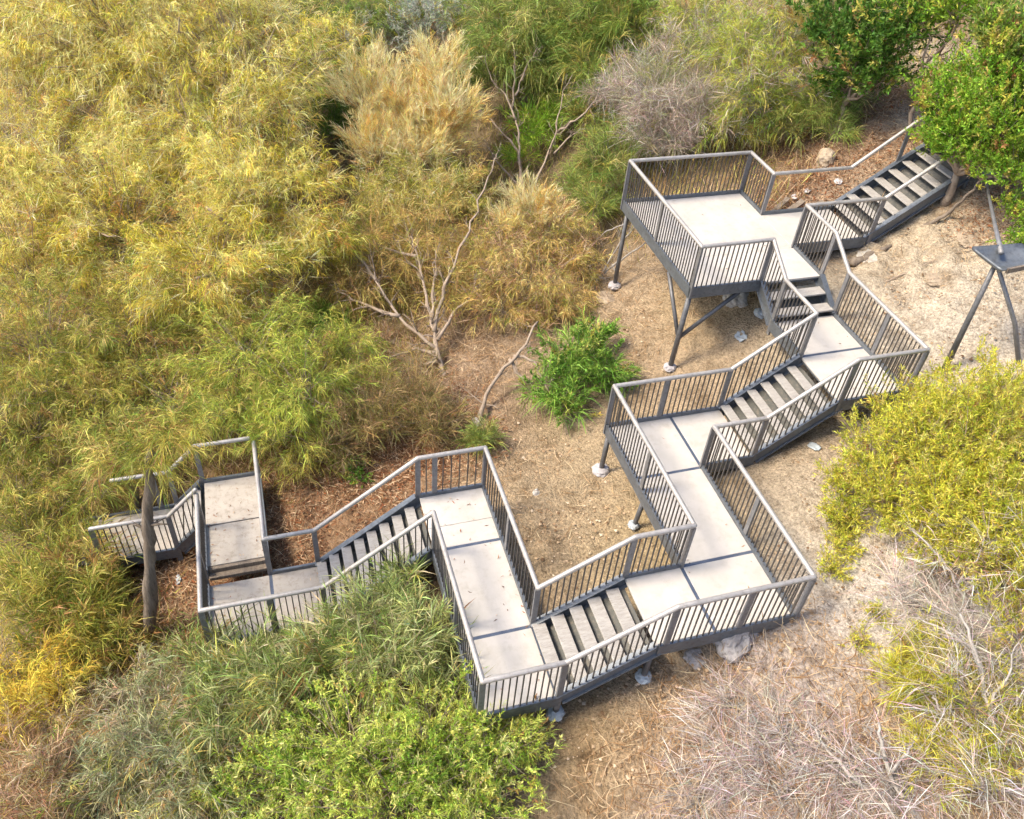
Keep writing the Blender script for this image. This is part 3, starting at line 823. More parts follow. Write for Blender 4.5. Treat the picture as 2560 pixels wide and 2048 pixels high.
PLANTS = [
    ('golden_tree', 'tall dome of pale gold feathery foliage filling the upper left corner', 'tree', 'needle', 'palegold', [(-9.64, -7.76, 0.12, 3.43), (-11.79, -10.63, 0.24, 4.11), (-8.23, -6.99, -0.7, 1.16), (-13.46, -13.77, -0.23, 3.83), (-6.73, -8.86, -0.84, 2.2)], {'r0': 0.16, 'scale': 1.25, 'dens': 0.8, 'wood': 'deadwood', 'extra': [('twig', 'plume', 0.3)]}),
    ('golden_tree', 'straw gold feathery tree at the left edge below the tall dome', 'tree', 'needle', 'gold', [(-7.94, -13.36, -1.9, 3.02), (-4.93, -11.16, -1.86, 2.34), (-4.47, -13.5, -2.7, 2.38)], {'dens': 0.85, 'r0': 0.13, 'scale': 1.05, 'wood': 'deadwood', 'extra': [('twig', 'plume', 0.3)]}),
    ('golden_tree', 'gold and green feathery tree left of the pale plume shrub', 'tree', 'needle', 'gold', [(-4.09, -7.91, -1.46, 2.23), (-4.9, -6.85, -1.31, 1.36), (-2.6, -6.58, -1.96, 1.11), (-1.91, -9.2, -2.01, 1.87)], {'r0': 0.13, 'scale': 1.05, 'wood': 'deadwood', 'extra': [('twig', 'plume', 0.25)]}),
    ('feathery_tree', 'olive green feathery tree with a bare leaning limb at the left edge', 'tree', 'needle', 'oliveg', [(-1.16, -12.74, -2.98, 2.11), (-0.98, -10.96, -2.77, 1.66), (0.69, -13.2, -3.61, 1.83), (0.6, -11.86, -3.49, 1.42)], {'r0': 0.1, 'group': None}),
    ('feathery_shrub', 'yellow green feathery shrub overhanging the lowest deck panels', 'shrub', 'needle', 'yellowg', [(0.91, -8.52, -2.25, 1.32), (2.15, -7.5, -2.27, 1.17), (1.88, -9.12, -2.75, 1.04), (2.81, -8.08, -2.66, 0.78), (0.8, -6.51, -2.43, 0.8)], {'r0': 0.06}),
    ('feathery_shrub', 'tawny green shrub between the leaning limb and the lowest deck', 'shrub', 'needle', 'oliveg', [(1.06, -10.16, -2.94, 1.26), (3.04, -11.64, -3.44, 0.52), (-0.71, -8.98, -2.53, 1.05), (2.31, -11.39, -3.46, 0.71)], {'r0': 0.06}),
    ('yellow_tuft', 'orange yellow tuft beside the lowest landing railing', 'plant', 'needle', 'yellow', [(3.62, -11.45, -4.64, 0.23), (3.62, -11.22, -4.59, 0.18)], {'r0': 0, 'scale': 0.7, 'dens': 2}),
    ('plume_shrub', 'pale straw plume shrub glowing in the upper middle', 'shrub', 'plume', 'plume', [(-8.31, -4.31, -0.75, 1.18), (-8.33, -2.44, -0.14, 0.93), (-6.66, -2.36, -0.39, 0.82), (-7.35, -3.58, -0.96, 1.02), (-6.7, -4.5, -1.55, 0.95), (-6.07, -3.39, -1.33, 0.93), (-6.45, -2.74, -1.08, 0.71)], {'r0': 0.05, 'wood': 'deadwood', 'scale': 1.1, 'dens': 1.7, 'mixin': None}),
    ('olive_shrub', 'olive gold bush below the straw plumes', 'shrub', 'needle', 'oliveg', [(-4.7, -3.57, -1.92, 1.34), (-4.78, -4.64, -2.23, 1.23), (-4.5, -2.51, -1.91, 1.0)], {'r0': 0.05, 'wood': 'deadwood', 'extra': [('twig', 'plume', 0.5)]}),
    ('plume_shrub', 'small straw plume tuft beside the dead forked tree', 'shrub', 'plume', 'plume', [(-2.46, -1.27, -1.37, 0.62), (-2.45, -1.66, -1.79, 0.52), (-2.12, -0.93, -1.56, 0.47)], {'r0': 0.03, 'wood': 'deadwood', 'dens': 1.6, 'mixin': None}),
    ('grassy_shrub', 'tawny green grassy shrub between the dead stump and the platform', 'shrub', 'needle', 'tawny', [(-0.42, -1.85, -2.02, 1.26), (-1.62, -2.5, -2.13, 1.11), (-0.92, -0.66, -2.01, 0.75), (-1.62, -1.18, -1.81, 0.92), (0.09, -2.67, -2.36, 0.76), (0.37, -1.37, -2.34, 0.67)], {'r0': 0.04, 'wood': 'deadwood', 'extra': [('twig', 'dry', 0.5)]}),
    ('grassy_shrub', 'dull green and tan shrub behind the dead stump', 'shrub', 'needle', 'tawny', [(-2.62, -5.03, -2.48, 1.34), (-2.84, -3.75, -2.28, 1.15), (-2.36, -5.9, -2.91, 1.13), (-1.0, -3.66, -2.52, 0.79)], {'r0': 0.05, 'wood': 'deadwood', 'dens': 0.4, 'extra': [('longtwig', 'tawny', 0.8)]}),
    ('brown_shrub', 'dry brown grassy shrub behind the lower railing corner', 'shrub', 'twig', 'brown', [(2.75, -6.16, -2.88, 0.92), (2.29, -5.31, -2.76, 0.77), (2.95, -6.86, -3.11, 0.67), (3.25, -5.09, -2.85, 0.58)], {'r0': 0.03, 'dens': 1.5, 'extra': [('needle', 'brown', 0.35)]}),
    ('dead_brush', 'grey brown heap of dead twigs below the bleached stump', 'brush', 'twig', 'dry', [(-0.35, -6.23, -3.59, 0.78), (-0.39, -5.36, -3.4, 0.68), (-0.37, -6.81, -3.76, 0.58), (0.38, -5.88, -3.55, 0.66), (0.65, -4.8, -3.27, 0.56)], {'r0': 0.02, 'wood': 'deadwood', 'dens': 1.2, 'scale': 0.8, 'flat': 0.35}),
    ('brown_shrub', 'thin tan shrub left of the dry brown one', 'shrub', 'needle', 'oliveg', [(2.96, -7.69, -3.39, 0.68), (1.69, -6.32, -2.86, 0.87), (1.93, -7.05, -3.09, 0.7)], {'r0': 0.03, 'dens': 0.7}),
    ('leafy_shrub', 'vivid green leafy bush beside the staircase middle landing', 'shrub', 'leaf', 'vivid', [(2.56, -1.76, -2.24, 0.78), (2.92, -2.49, -2.5, 0.6), (3.13, -1.33, -2.19, 0.56), (3.58, -2.26, -2.54, 0.46), (2.1, -1.14, -2.14, 0.49)], {'r0': 0.03, 'dens': 1.0, 'extra': [('grass', 'vivid', 0.35)], 'tree': False}),
    ('herb_tuft', 'small green tuft behind the lower railing corner', 'plant', 'grass', 'grass', [(3.91, -4.16, -2.85, 0.31), (3.86, -4.39, -2.99, 0.18)], {'r0': 0, 'scale': 0.6, 'dens': 2}),
    ('herb_tuft', 'small dark green tuft on red litter behind the lower flight', 'plant', 'small', 'vivid', [(3.56, -6.7, -3.48, 0.25), (3.8, -6.65, -3.53, 0.18)], {'r0': 0, 'scale': 0.7}),
    ('fern_clump', 'dark green fern in the shaded gap left of the dead stump', 'plant', 'grass', 'vivid', [(-1.74, -6.57, -3.61, 0.43), (-2.06, -6.67, -3.58, 0.31)], {'r0': 0, 'scale': 0.8, 'dens': 1.6}),
    ('dark_shrub', 'dark grey brown bush at the top edge behind the golden tree', 'shrub', 'needle', 'darkgrey', [(-15.45, -5.58, -0.69, 1.24), (-15.38, -6.29, -1.04, 1.08), (-15.28, -4.96, -1.04, 0.93)], {'r0': 0.05, 'scale': 1.4}),
    ('round_shrub', 'smooth mid green bush at the top edge left of the silver one', 'shrub', 'needle', 'green', [(-14.27, -3.84, -0.35, 1.5), (-13.66, -3.02, -0.55, 1.03), (-14.0, -4.46, -1.15, 1.04)], {'r0': 0.06, 'scale': 1.3}),
    ('silver_shrub', 'silvery grey bush at the top edge', 'shrub', 'fine', 'silver', [(-13.05, -1.79, -0.26, 1.31), (-13.29, -0.93, 0.03, 1.18), (-13.14, -2.45, -0.78, 0.8)], {'r0': 0.05, 'scale': 1.7}),
    ('silver_shrub', 'small silvery grey bush above the straw plumes', 'shrub', 'fine', 'silver', [(-13.47, -3.86, -0.98, 0.66), (-13.48, -4.28, -1.36, 0.44)], {'r0': 0.03, 'scale': 1.6}),
    ('green_shrub', 'deep green bush in the gap right of the golden dome', 'shrub', 'needle', 'deep', [(-13.33, -5.12, -1.67, 1.17), (-12.17, -4.91, -2.15, 1.0), (-12.87, -4.39, -1.66, 0.87), (-10.78, -5.26, -2.61, 0.76)], {'r0': 0.05, 'scale': 1.2, 'mixin': None}),
    ('grassy_shrub', 'tall grassy green bush behind the dead forked tree', 'shrub', 'grass', 'grass', [(-9.96, 0.44, -0.01, 1.75), (-9.88, -0.69, -0.8, 1.21), (-10.17, 1.76, 0.48, 1.64), (-9.06, 1.27, -0.81, 1.07), (-11.67, 0.52, 0.38, 1.41)], {'r0': 0.05, 'scale': 1.3, 'dens': 1.1}),
    ('grassy_shrub', 'grassy green bush at the top edge left of the grey brush', 'shrub', 'grass', 'green', [(-9.13, 2.79, 0.79, 1.6), (-8.69, 3.73, 1.15, 1.46), (-7.84, 2.42, -0.03, 1.16), (-6.85, 1.8, -0.92, 0.75)], {'r0': 0.05, 'scale': 1.3, 'dens': 1.1}),
    ('grassy_shrub', 'grassy green bush against the far corner of the wide platform', 'shrub', 'grass', 'grass', [(-3.78, 1.16, -1.12, 0.9), (-2.41, 0.46, -1.5, 0.69), (-4.6, 2.07, -0.76, 0.76), (-4.0, 0.52, -1.77, 0.57)], {'r0': 0.04, 'scale': 1.0, 'dens': 1.1}),
    ('grass_tuft', 'bright green bladed tuft at the foot of the dead forked tree', 'plant', 'blade', 'bright', [(-7.24, 0.25, -1.61, 0.63), (-7.5, 0.82, -1.39, 0.51), (-6.71, -0.25, -2.09, 0.43)], {'r0': 0, 'scale': 1.0}),
    ('dead_brush', 'grey leafless brush above the wide platform', 'shrub', 'twig', 'greytwig', [(-4.71, 3.32, 0.69, 1.17), (-4.75, 2.62, 0.16, 1.05), (-3.44, 3.45, 0.56, 0.9), (-3.69, 2.59, -0.27, 0.91), (-6.08, 2.48, -0.04, 0.85)], {'r0': 0.06, 'wood': 'greywood', 'dens': 1.6, 'scale': 1.0, 'mixin': 'green', 'extra': [('longtwig', 'greytwig', 0.8)]}),
    ('mixed_shrub', 'yellow green bush with orange dry tips at the top right of the grey brush', 'shrub', 'needle', 'yellowg', [(-3.96, 4.55, 1.76, 1.38), (-3.39, 5.34, 2.33, 1.26), (-5.93, 4.5, 1.7, 1.35), (-2.57, 4.52, 1.28, 1.11), (-2.8, 4.16, 0.58, 0.89)], {'r0': 0.05, 'wood': 'greywood', 'scale': 1.1, 'extra': [('twig', 'greytwig', 0.35)]}),
    ('plume_shrub', 'orange straw plume on top of the yellow green bush', 'shrub', 'plume', 'plume', [(-3.0, 5.85, 2.83, 0.68), (-2.5, 6.07, 2.61, 0.39), (-6.7, 4.31, 1.98, 0.63)], {'r0': 0.03, 'wood': 'deadwood', 'scale': 1.1}),
    ('grassy_shrub', 'low green grassy shrub on the bank above the top handrail', 'shrub', 'grass', 'grass', [(-2.02, 5.85, 1.14, 0.79), (-1.15, 5.97, 0.89, 0.55), (-1.95, 5.16, 0.68, 0.67), (-1.89, 6.61, 1.36, 0.51)], {'r0': 0.03, 'scale': 0.9, 'dens': 0.9}),
    ('leafy_tree', 'dark green broad leaved tree at the top right left of the dirt gap', 'tree', 'leaf', 'deep', [(-1.22, 5.98, 2.69, 1.02), (-0.95, 6.37, 3.13, 0.97), (-2.23, 5.94, 3.07, 1.0), (-0.71, 6.33, 2.32, 0.75), (-1.46, 6.1, 1.94, 0.66)], {'r0': 0.07, 'scale': 1.5, 'dens': 1.2}),
    ('leafy_tree', 'light green leafy tree at the top edge above the dirt gap', 'tree', 'leaf', 'bright', [(-0.86, 6.77, 3.75, 0.86), (-0.02, 7.13, 4.09, 0.84), (0.77, 7.41, 3.93, 0.73)], {'r0': 0.05, 'scale': 1.4, 'dens': 0.8}),
    ('round_tree', 'dense bright green small leaved tree hiding the top of the staircase', 'tree', 'small', 'bright', [(2.06, 6.39, 2.72, 1.08), (2.09, 6.81, 3.38, 1.08), (1.81, 6.14, 2.11, 0.69), (3.05, 6.67, 2.88, 1.15), (2.94, 6.32, 2.09, 0.82), (1.59, 6.27, 2.7, 0.64), (2.33, 6.26, 2.16, 0.78), (3.76, 6.64, 2.22, 0.66)], {'r0': 0.09, 'scale': 1.25, 'dens': 1.3}),
    ('leafy_tree', 'green tree in the top right corner above the dense one', 'tree', 'leaf', 'green', [(1.62, 7.23, 4.21, 1.0), (2.1, 7.18, 3.76, 0.89), (1.44, 7.14, 3.77, 0.61)], {'r0': 0.06, 'scale': 1.4, 'dens': 0.9}),
    ('leafy_shrub', 'small green shrub at the right edge under the dense tree', 'shrub', 'small', 'bright', [(4.1, 6.62, 1.53, 0.47), (4.69, 6.39, 1.26, 0.42)], {'r0': 0.02, 'scale': 1.1}),
    ('spreading_shrub', 'yellow green spreading shrub right of the staircase, nearest the upper landing', 'shrub', 'fine', 'citrus', [(7.5, 2.37, -0.32, 0.76), (7.62, 3.16, -0.08, 0.86), (8.44, 2.0, -0.0, 0.8), (8.07, 1.4, -0.33, 0.69), (7.8, 3.72, 0.16, 0.79), (8.27, 0.86, -0.67, 0.5)], {'r0': 0.03, 'dens': 0.9}),
    ('spreading_shrub', 'yellow green spreading shrub at the right edge below the first', 'shrub', 'fine', 'citrus', [(8.87, 2.4, 0.24, 0.86), (8.74, 3.2, 0.4, 0.82), (9.41, 1.45, -0.06, 0.76), (9.88, 2.02, 0.23, 0.83), (9.02, 0.98, -0.37, 0.69), (8.8, 0.45, -0.87, 0.35)], {'r0': 0.03, 'dens': 1.1}),
    ('spreading_shrub', 'lowest green yellow clump at the right edge mixed with dead stalks', 'shrub', 'fine', 'citrus', [(10.24, 1.36, -0.18, 0.61), (10.77, 1.55, -0.03, 0.73), (11.46, 1.3, -0.14, 0.58), (9.94, 1.11, -0.48, 0.41)], {'r0': 0.03, 'dens': 1.0, 'extra': [('twig', 'pinktwig', 0.4)]}),
    ('herb_tuft', 'low moss green tuft beside the lower right railing corner', 'plant', 'fine', 'citrus', [(9.24, 0.2, -1.07, 0.31), (9.49, -0.1, -1.17, 0.26), (8.98, 0.39, -1.04, 0.21)], {'r0': 0, 'scale': 0.8}),
    ('herb_tuft', 'tiny green tuft on the pale slope below the spreading shrub', 'plant', 'fine', 'citrus', [(10.48, 0.04, -1.11, 0.2), (10.7, -0.36, -1.25, 0.18)], {'r0': 0, 'scale': 0.7}),
    ('green_shrub', 'green shrub showing through the dead brush at the lower right', 'shrub', 'blade', 'citrus', [(11.37, 0.21, -0.85, 0.51), (11.49, -0.24, -1.09, 0.45), (11.86, 0.23, -0.87, 0.57), (12.5, 0.15, -0.95, 0.63), (12.2, 0.72, -0.7, 0.58), (12.52, -0.37, -1.2, 0.5)], {'r0': 0.02, 'dens': 1.0, 'scale': 0.55}),
    ('dead_brush', 'pinkish dead brush along the bottom right', 'shrub', 'longtwig', 'pinktwig', [(11.49, -1.77, -1.83, 0.94), (12.11, -1.33, -1.65, 0.87), (11.55, -2.6, -2.13, 0.87), (12.24, -2.06, -1.92, 0.92), (11.84, -3.24, -2.38, 0.74), (10.84, -2.19, -2.03, 0.64)], {'r0': 0.018, 'wood': 'greywood', 'dens': 1.0, 'scale': 0.7, 'mixin': None, 'low': -0.05, 'flat': 0.28}),
    ('dead_brush', 'bleached dead brush lying over the green shrub at the lower right', 'shrub', 'longtwig', 'pinktwig', [(11.23, 0.73, -0.46, 0.84), (10.58, 0.52, -0.72, 0.73), (11.89, 0.79, -0.35, 0.7), (12.14, 0.24, -0.7, 0.75), (12.65, -1.01, -1.37, 0.73), (13.09, -0.17, -0.9, 0.73)], {'r0': 0.022, 'wood': 'greywood', 'dens': 0.9, 'scale': 0.85, 'mixin': None, 'flat': 0.4}),
    ('leafy_shrub', 'lime green leafy shrub at the bottom edge below the lower landing', 'shrub', 'leaf', 'lime', [(9.77, -7.59, -2.89, 1.08), (9.98, -6.57, -2.61, 0.93), (10.41, -5.85, -2.62, 0.74), (9.8, -8.42, -3.25, 0.97), (10.57, -7.15, -2.8, 1.17), (10.25, -5.25, -2.74, 0.47), (10.85, -6.19, -2.73, 0.92), (9.73, -9.14, -3.66, 0.74)], {'r0': 0.03, 'scale': 0.68, 'dens': 0.65, 'extra': [('needle', 'lime', 0.3)]}),
    ('willowy_shrub', 'sage green long bladed bush beside the lower landing', 'shrub', 'blade', 'sage', [(7.63, -7.05, -2.73, 0.65), (8.35, -6.28, -2.5, 0.56), (7.98, -7.77, -3.09, 0.72), (8.47, -6.88, -2.78, 0.79), (7.28, -6.45, -2.63, 0.41), (8.96, -6.03, -2.78, 0.46)], {'r0': 0.04, 'scale': 1.0, 'dens': 1.1}),
    ('willowy_shrub', 'darker sage bush left of the lime shrub', 'shrub', 'blade', 'sage', [(7.94, -9.13, -3.57, 0.85), (8.28, -8.39, -3.31, 0.82), (7.2, -9.76, -3.79, 0.59), (8.32, -9.54, -3.7, 0.85), (7.45, -8.61, -3.73, 0.43)], {'r0': 0.04, 'dens': 1.0}),
    ('sage_shrub', 'grey sage bush at the bottom left edge', 'shrub', 'needle', 'sagegrey', [(8.48, -10.57, -3.8, 1.14), (9.32, -9.8, -3.65, 0.89), (8.73, -11.25, -4.11, 1.02), (7.49, -10.99, -4.03, 0.75), (9.44, -10.42, -3.96, 0.91)], {'r0': 0.04, 'dens': 1.1}),
    ('yellow_shrub', 'golden yellow grassy bush at the lower left edge', 'shrub', 'needle', 'yellow', [(6.43, -12.8, -4.17, 0.88), (7.12, -12.18, -4.15, 0.7), (7.16, -12.81, -4.3, 0.79)], {'r0': 0.04}),
    ('dry_shrub', 'dry pinkish tan bush in the bottom left corner', 'shrub', 'twig', 'dry', [(8.11, -12.67, -4.38, 0.92), (8.02, -12.09, -4.33, 0.68), (8.77, -12.32, -4.38, 0.9)], {'r0': 0.03, 'dens': 1.6, 'extra': [('needle', 'dry', 0.4)]}),
    ('olive_shrub', 'dark olive bush left of the grey tree stump', 'shrub', 'blade', 'oliveg', [(4.39, -11.96, -4.24, 0.93), (4.81, -12.63, -4.32, 1.02), (5.33, -11.74, -4.39, 0.74), (5.66, -12.14, -4.51, 0.83), (6.04, -11.33, -4.5, 0.48)], {'r0': 0.04, 'dens': 1.1}),
    ('olive_shrub', 'tawny olive bush at the left edge beside the lowest landing', 'shrub', 'needle', 'oliveg', [(3.14, -13.11, -4.24, 0.99), (2.54, -12.4, -4.03, 0.81), (1.98, -13.33, -4.05, 0.93), (3.78, -12.65, -4.32, 0.61), (3.46, -12.1, -4.26, 0.4)], {'r0': 0.04}),
]
for i, (n_, lab, cat_, kd, pal, bl, opt) in enumerate(PLANTS):
    opt = dict(opt); opt.pop('group', None)
    opt.setdefault('tree', cat_ == 'tree')
    plant(n_, lab, cat_, kd, pal, bl, seed=11 + i, crown='crown' if cat_ == 'tree' else 'foliage', **opt)
WOODS = [
    ('dead_tree', 'leafless forked tree with pale branches in the upper middle', 'tree', 'deadwood', 0.055, [[(-5.03, -0.4, -2.74), (-5.67, -0.52, -2.18), (-6.43, -0.41, -1.45), (-7.03, -0.35, -1.12)], [(-7.03, -0.35, -1.12), (-7.75, -0.52, -0.64), (-8.21, -0.81, -0.39), (-8.92, -0.84, 0.04)], [(-7.4, -0.38, -0.92), (-8.2, -0.1, -0.07), (-9.09, 0.04, 0.65)], [(-7.6, -0.24, -0.65), (-8.0, 0.16, -0.0), (-8.13, 0.52, 0.53)], [(-5.09, -0.39, -2.64), (-5.82, 0.3, -1.51), (-6.13, 0.62, -0.9), (-6.63, 0.84, -0.3), (-6.77, 1.15, 0.22)], [(-5.9, 0.56, -1.03), (-5.46, 0.87, -0.5), (-5.36, 1.25, -0.05), (-5.52, 1.48, 0.34), (-5.81, 1.72, 0.74)], [(-5.65, 0.41, -1.56), (-5.6, 0.87, -1.01), (-5.31, 1.11, -0.7)], [(-6.33, -0.42, -1.77), (-7.15, -0.78, -1.45), (-7.82, -1.2, -1.15), (-8.05, -1.53, -1.13)], [(-5.37, -0.42, -2.67), (-6.48, -1.05, -2.05), (-6.99, -1.23, -1.78)]], 14),
    ('dead_tree', 'bleached dead stump with a fan of bare limbs left of the platform', 'tree', 'deadwood', 0.075, [[(1.27, -4.33, -3.32), (0.62, -4.4, -3.0), (-0.04, -4.39, -2.69)], [(0.62, -4.41, -3.01), (-0.39, -5.06, -2.73), (-1.45, -5.43, -2.37), (-2.1, -5.42, -2.11)], [(-0.04, -4.39, -2.69), (-0.84, -4.37, -2.33), (-1.75, -4.37, -2.01), (-2.25, -4.39, -1.75)], [(0.26, -4.38, -2.81), (-0.62, -3.93, -2.23), (-1.42, -3.36, -1.69), (-2.27, -2.82, -1.24), (-3.21, -2.17, -0.65), (-3.57, -1.91, -0.41)], [(-0.39, -5.06, -2.73), (-1.19, -5.87, -2.83), (-1.74, -6.32, -2.74)], [(0.45, -4.34, -2.91), (-0.17, -3.67, -2.48), (-0.49, -3.16, -2.19)], [(-0.12, -4.35, -2.63), (-1.11, -4.07, -2.2), (-1.7, -3.89, -1.92)], [(-1.45, -5.43, -2.37), (-2.86, -5.79, -2.33), (-3.37, -6.21, -2.34)], [(-1.75, -4.37, -2.01), (-2.52, -5.04, -2.18), (-3.19, -5.48, -2.19)], [(0.71, -4.42, -3.05), (0.42, -5.03, -3.18), (0.17, -5.65, -3.51)], [(0.9, -4.38, -3.14), (0.87, -5.22, -3.38), (0.99, -5.7, -3.56)]], 16),
    ('bare_branch', 'brown fibrous leaning stem beside the vivid green bush', 'branch', 'deadwood', 0.06, [[(3.18, -4.03, -3.19), (2.77, -3.87, -2.89), (2.28, -3.39, -2.54), (2.16, -2.92, -2.15), (1.63, -2.38, -1.76)], [(2.12, -3.03, -2.28), (2.47, -2.69, -2.22), (2.93, -2.57, -2.48), (3.16, -2.48, -2.69)], [(2.09, -3.11, -2.4), (2.67, -2.85, -2.64), (2.95, -2.46, -2.76)]], 5),
    ('bare_limb', 'brown bare limb leaning through the olive tree at the left edge', 'branch', 'wood', 0.07, [[(-2.65, -11.38, -4.9), (-2.88, -12.04, -4.13), (-3.55, -12.86, -3.58), (-3.96, -13.25, -3.26), (-4.47, -13.64, -3.02)], [(-3.55, -12.79, -3.69), (-2.96, -12.62, -4.25), (-2.51, -12.6, -4.65)], [(-2.88, -12.04, -4.13), (-2.9, -11.59, -3.74), (-3.06, -11.43, -3.41)]], 7),
    ('bare_limb', 'reddish bare limb rising under the straw plumes', 'branch', 'deadwood', 0.055, [[(-4.76, -3.55, -3.44), (-5.01, -3.86, -2.8), (-5.84, -4.12, -2.48), (-6.3, -4.41, -2.23), (-7.07, -4.73, -1.78), (-7.49, -4.97, -1.71)], [(-7.07, -4.73, -1.78), (-7.25, -4.58, -1.45), (-7.7, -4.44, -1.3)], [(-6.3, -4.41, -2.23), (-6.33, -4.7, -2.08), (-6.39, -4.97, -2.03)], [(-5.12, -3.93, -2.72), (-5.31, -4.56, -2.65), (-5.63, -5.05, -2.54)]], 6),
    ('bare_limb', 'pale bare stem leaning over the dark gap below the golden trees', 'branch', 'deadwood', 0.04, [[(-1.49, -7.98, -4.14), (-2.01, -7.76, -3.64), (-2.48, -7.33, -3.18), (-2.83, -6.75, -2.59)], [(-2.48, -7.33, -3.18), (-2.92, -7.6, -2.96), (-3.18, -7.66, -2.77)]], 5),
    ('bare_limb', 'tangled pale branches just above the lowest landing', 'branch', 'deadwood', 0.035, [[(0.47, -10.93, -4.69), (0.17, -10.84, -4.13), (0.1, -10.29, -3.59), (0.53, -9.46, -3.17)], [(0.38, -10.88, -4.54), (1.52, -10.33, -3.87), (2.44, -9.84, -3.46)], [(0.17, -10.84, -4.13), (-0.45, -11.17, -3.82), (-0.97, -11.21, -3.53)], [(0.29, -10.88, -4.44), (-0.15, -10.55, -3.68), (-0.65, -10.54, -3.38)]], 7),
    ('bare_branch', 'grey yellow bare stem on the bank above the top handrail', 'branch', 'greywood', 0.045, [[(-2.98, 5.05, -0.18), (-2.77, 5.24, 0.43), (-2.55, 5.35, 1.03), (-2.67, 5.54, 1.5), (-2.64, 5.59, 2.03)], [(-2.55, 5.35, 1.03), (-2.27, 5.66, 1.51), (-1.96, 5.9, 1.97)], [(-2.77, 5.24, 0.43), (-3.19, 5.04, 0.69), (-3.92, 5.1, 1.03)]], 6),
    ('bare_branch', 'thick pale arching stem behind the wide platform', 'branch', 'greywood', 0.065, [[(-3.28, 4.26, -0.63), (-3.67, 4.12, -0.24), (-3.92, 3.95, -0.04), (-4.54, 3.66, 0.17), (-4.93, 3.29, 0.16)], [(-4.54, 3.66, 0.17), (-4.82, 3.08, -0.23), (-5.26, 2.72, -0.52)], [(-3.92, 3.95, -0.04), (-3.75, 4.21, 0.49)]], 6),
    ('bare_branch', 'thin crooked stem right of the arching one', 'branch', 'greywood', 0.028, [[(-2.82, 4.82, -0.3), (-3.05, 4.61, -0.12), (-3.33, 4.52, 0.0), (-3.46, 4.61, 0.53)], [(-3.33, 4.52, 0.0), (-3.67, 4.36, 0.19)]], 3),
    ('dead_branch', 'pale forked dead branch leaning on the left corner of the platform', 'branch', 'greywood', 0.03, [[(-0.38, -0.19, -2.4), (-0.39, 0.1, -2.04), (-0.15, 0.41, -1.55), (0.2, 0.65, -1.01)], [(-0.4, -0.08, -2.21), (-0.45, 0.34, -1.29), (-0.53, 0.44, -0.77), (-0.6, 0.76, 0.07)], [(-0.49, 0.33, -1.4), (-0.38, 0.55, -1.0), (-0.23, 0.77, -0.29), (-0.12, 0.89, -0.02)], [(-0.65, 0.47, -0.96), (-1.07, 0.26, -1.37), (-1.31, 0.09, -1.76)], [(-0.36, 0.17, -1.87), (-0.18, 0.3, -2.11)]], 4),
    ('dead_branch', 'thick grey dead stalk standing in the brush at the bottom right', 'branch', 'greywood', 0.04, [[(13.04, -0.87, -1.63), (12.73, -1.03, -1.46), (12.24, -1.08, -1.19), (11.99, -1.05, -0.98)], [(12.51, -1.06, -1.31), (12.44, -0.92, -0.96), (12.4, -0.91, -0.73)], [(12.37, -1.08, -1.24), (12.11, -1.32, -1.2)]], 6),
    ('dead_branch', 'long bleached stalk lying left of the thick grey one', 'branch', 'greywood', 0.032, [[(12.95, -1.14, -1.68), (12.41, -1.44, -1.57), (11.89, -1.57, -1.57), (11.49, -1.6, -1.59)], [(12.41, -1.44, -1.57), (12.38, -1.71, -1.58)], [(12.13, -1.5, -1.57), (11.93, -1.35, -1.31)]], 6),
    ('dead_branch', 'tall bleached stalk near the right edge of the dead brush', 'branch', 'greywood', 0.04, [[(13.09, -0.09, -1.35), (12.75, 0.19, -0.83), (12.31, 0.24, -0.6), (11.7, 0.39, -0.29), (11.23, 0.43, -0.16)], [(12.31, 0.24, -0.6), (12.14, 0.49, -0.21), (11.86, 0.71, 0.1)], [(11.7, 0.39, -0.29), (11.3, 0.25, -0.35), (10.86, 0.11, -0.59)], [(12.75, 0.19, -0.83), (12.67, 0.43, -0.56)]], 9),
    ('dead_branch', 'bleached stalk between the two grey ones at the bottom right', 'branch', 'greywood', 0.032, [[(13.13, -0.06, -1.34), (12.65, -0.07, -1.06), (12.26, -0.19, -0.87), (11.92, -0.24, -0.79)], [(12.26, -0.19, -0.87), (12.03, -0.13, -0.53)], [(12.65, -0.07, -1.06), (12.62, -0.44, -1.07)]], 6),
    ('dead_branch', 'dry stalks hanging over the lowest yellow green clump', 'branch', 'greywood', 0.028, [[(10.96, 0.99, -0.55), (10.7, 0.88, -0.29), (10.39, 0.77, -0.11), (9.85, 0.66, -0.07)], [(10.7, 0.88, -0.29), (10.62, 1.06, 0.1), (10.43, 1.21, 0.36)], [(10.39, 0.77, -0.11), (10.32, 0.52, -0.3)]], 7),
    ('bent_branch', 'brown bent branch between the top flight and the tray stand', 'branch', 'wood', 0.05, [[(2.76, 5.91, 0.41), (2.86, 6.1, 0.66), (2.96, 6.24, 0.94), (3.22, 6.16, 1.43), (3.36, 6.15, 1.81)], [(2.96, 6.24, 0.94), (2.89, 6.27, 0.7)]], 2),
    ('fallen_log', 'red brown log lying under the top flight', 'log', 'wood', 0.1, [[(2.89, 4.26, -0.32), (2.79, 4.73, -0.19), (2.76, 5.17, 0.03)]], 0),
    ('root', 'thin bare root crossing the pale bank', 'root', 'deadwood', 0.022, [[(3.83, 4.39, -0.13), (3.86, 4.75, 0.06), (3.87, 5.19, 0.24), (3.98, 5.71, 0.52), (3.92, 6.09, 0.65)]], 2),
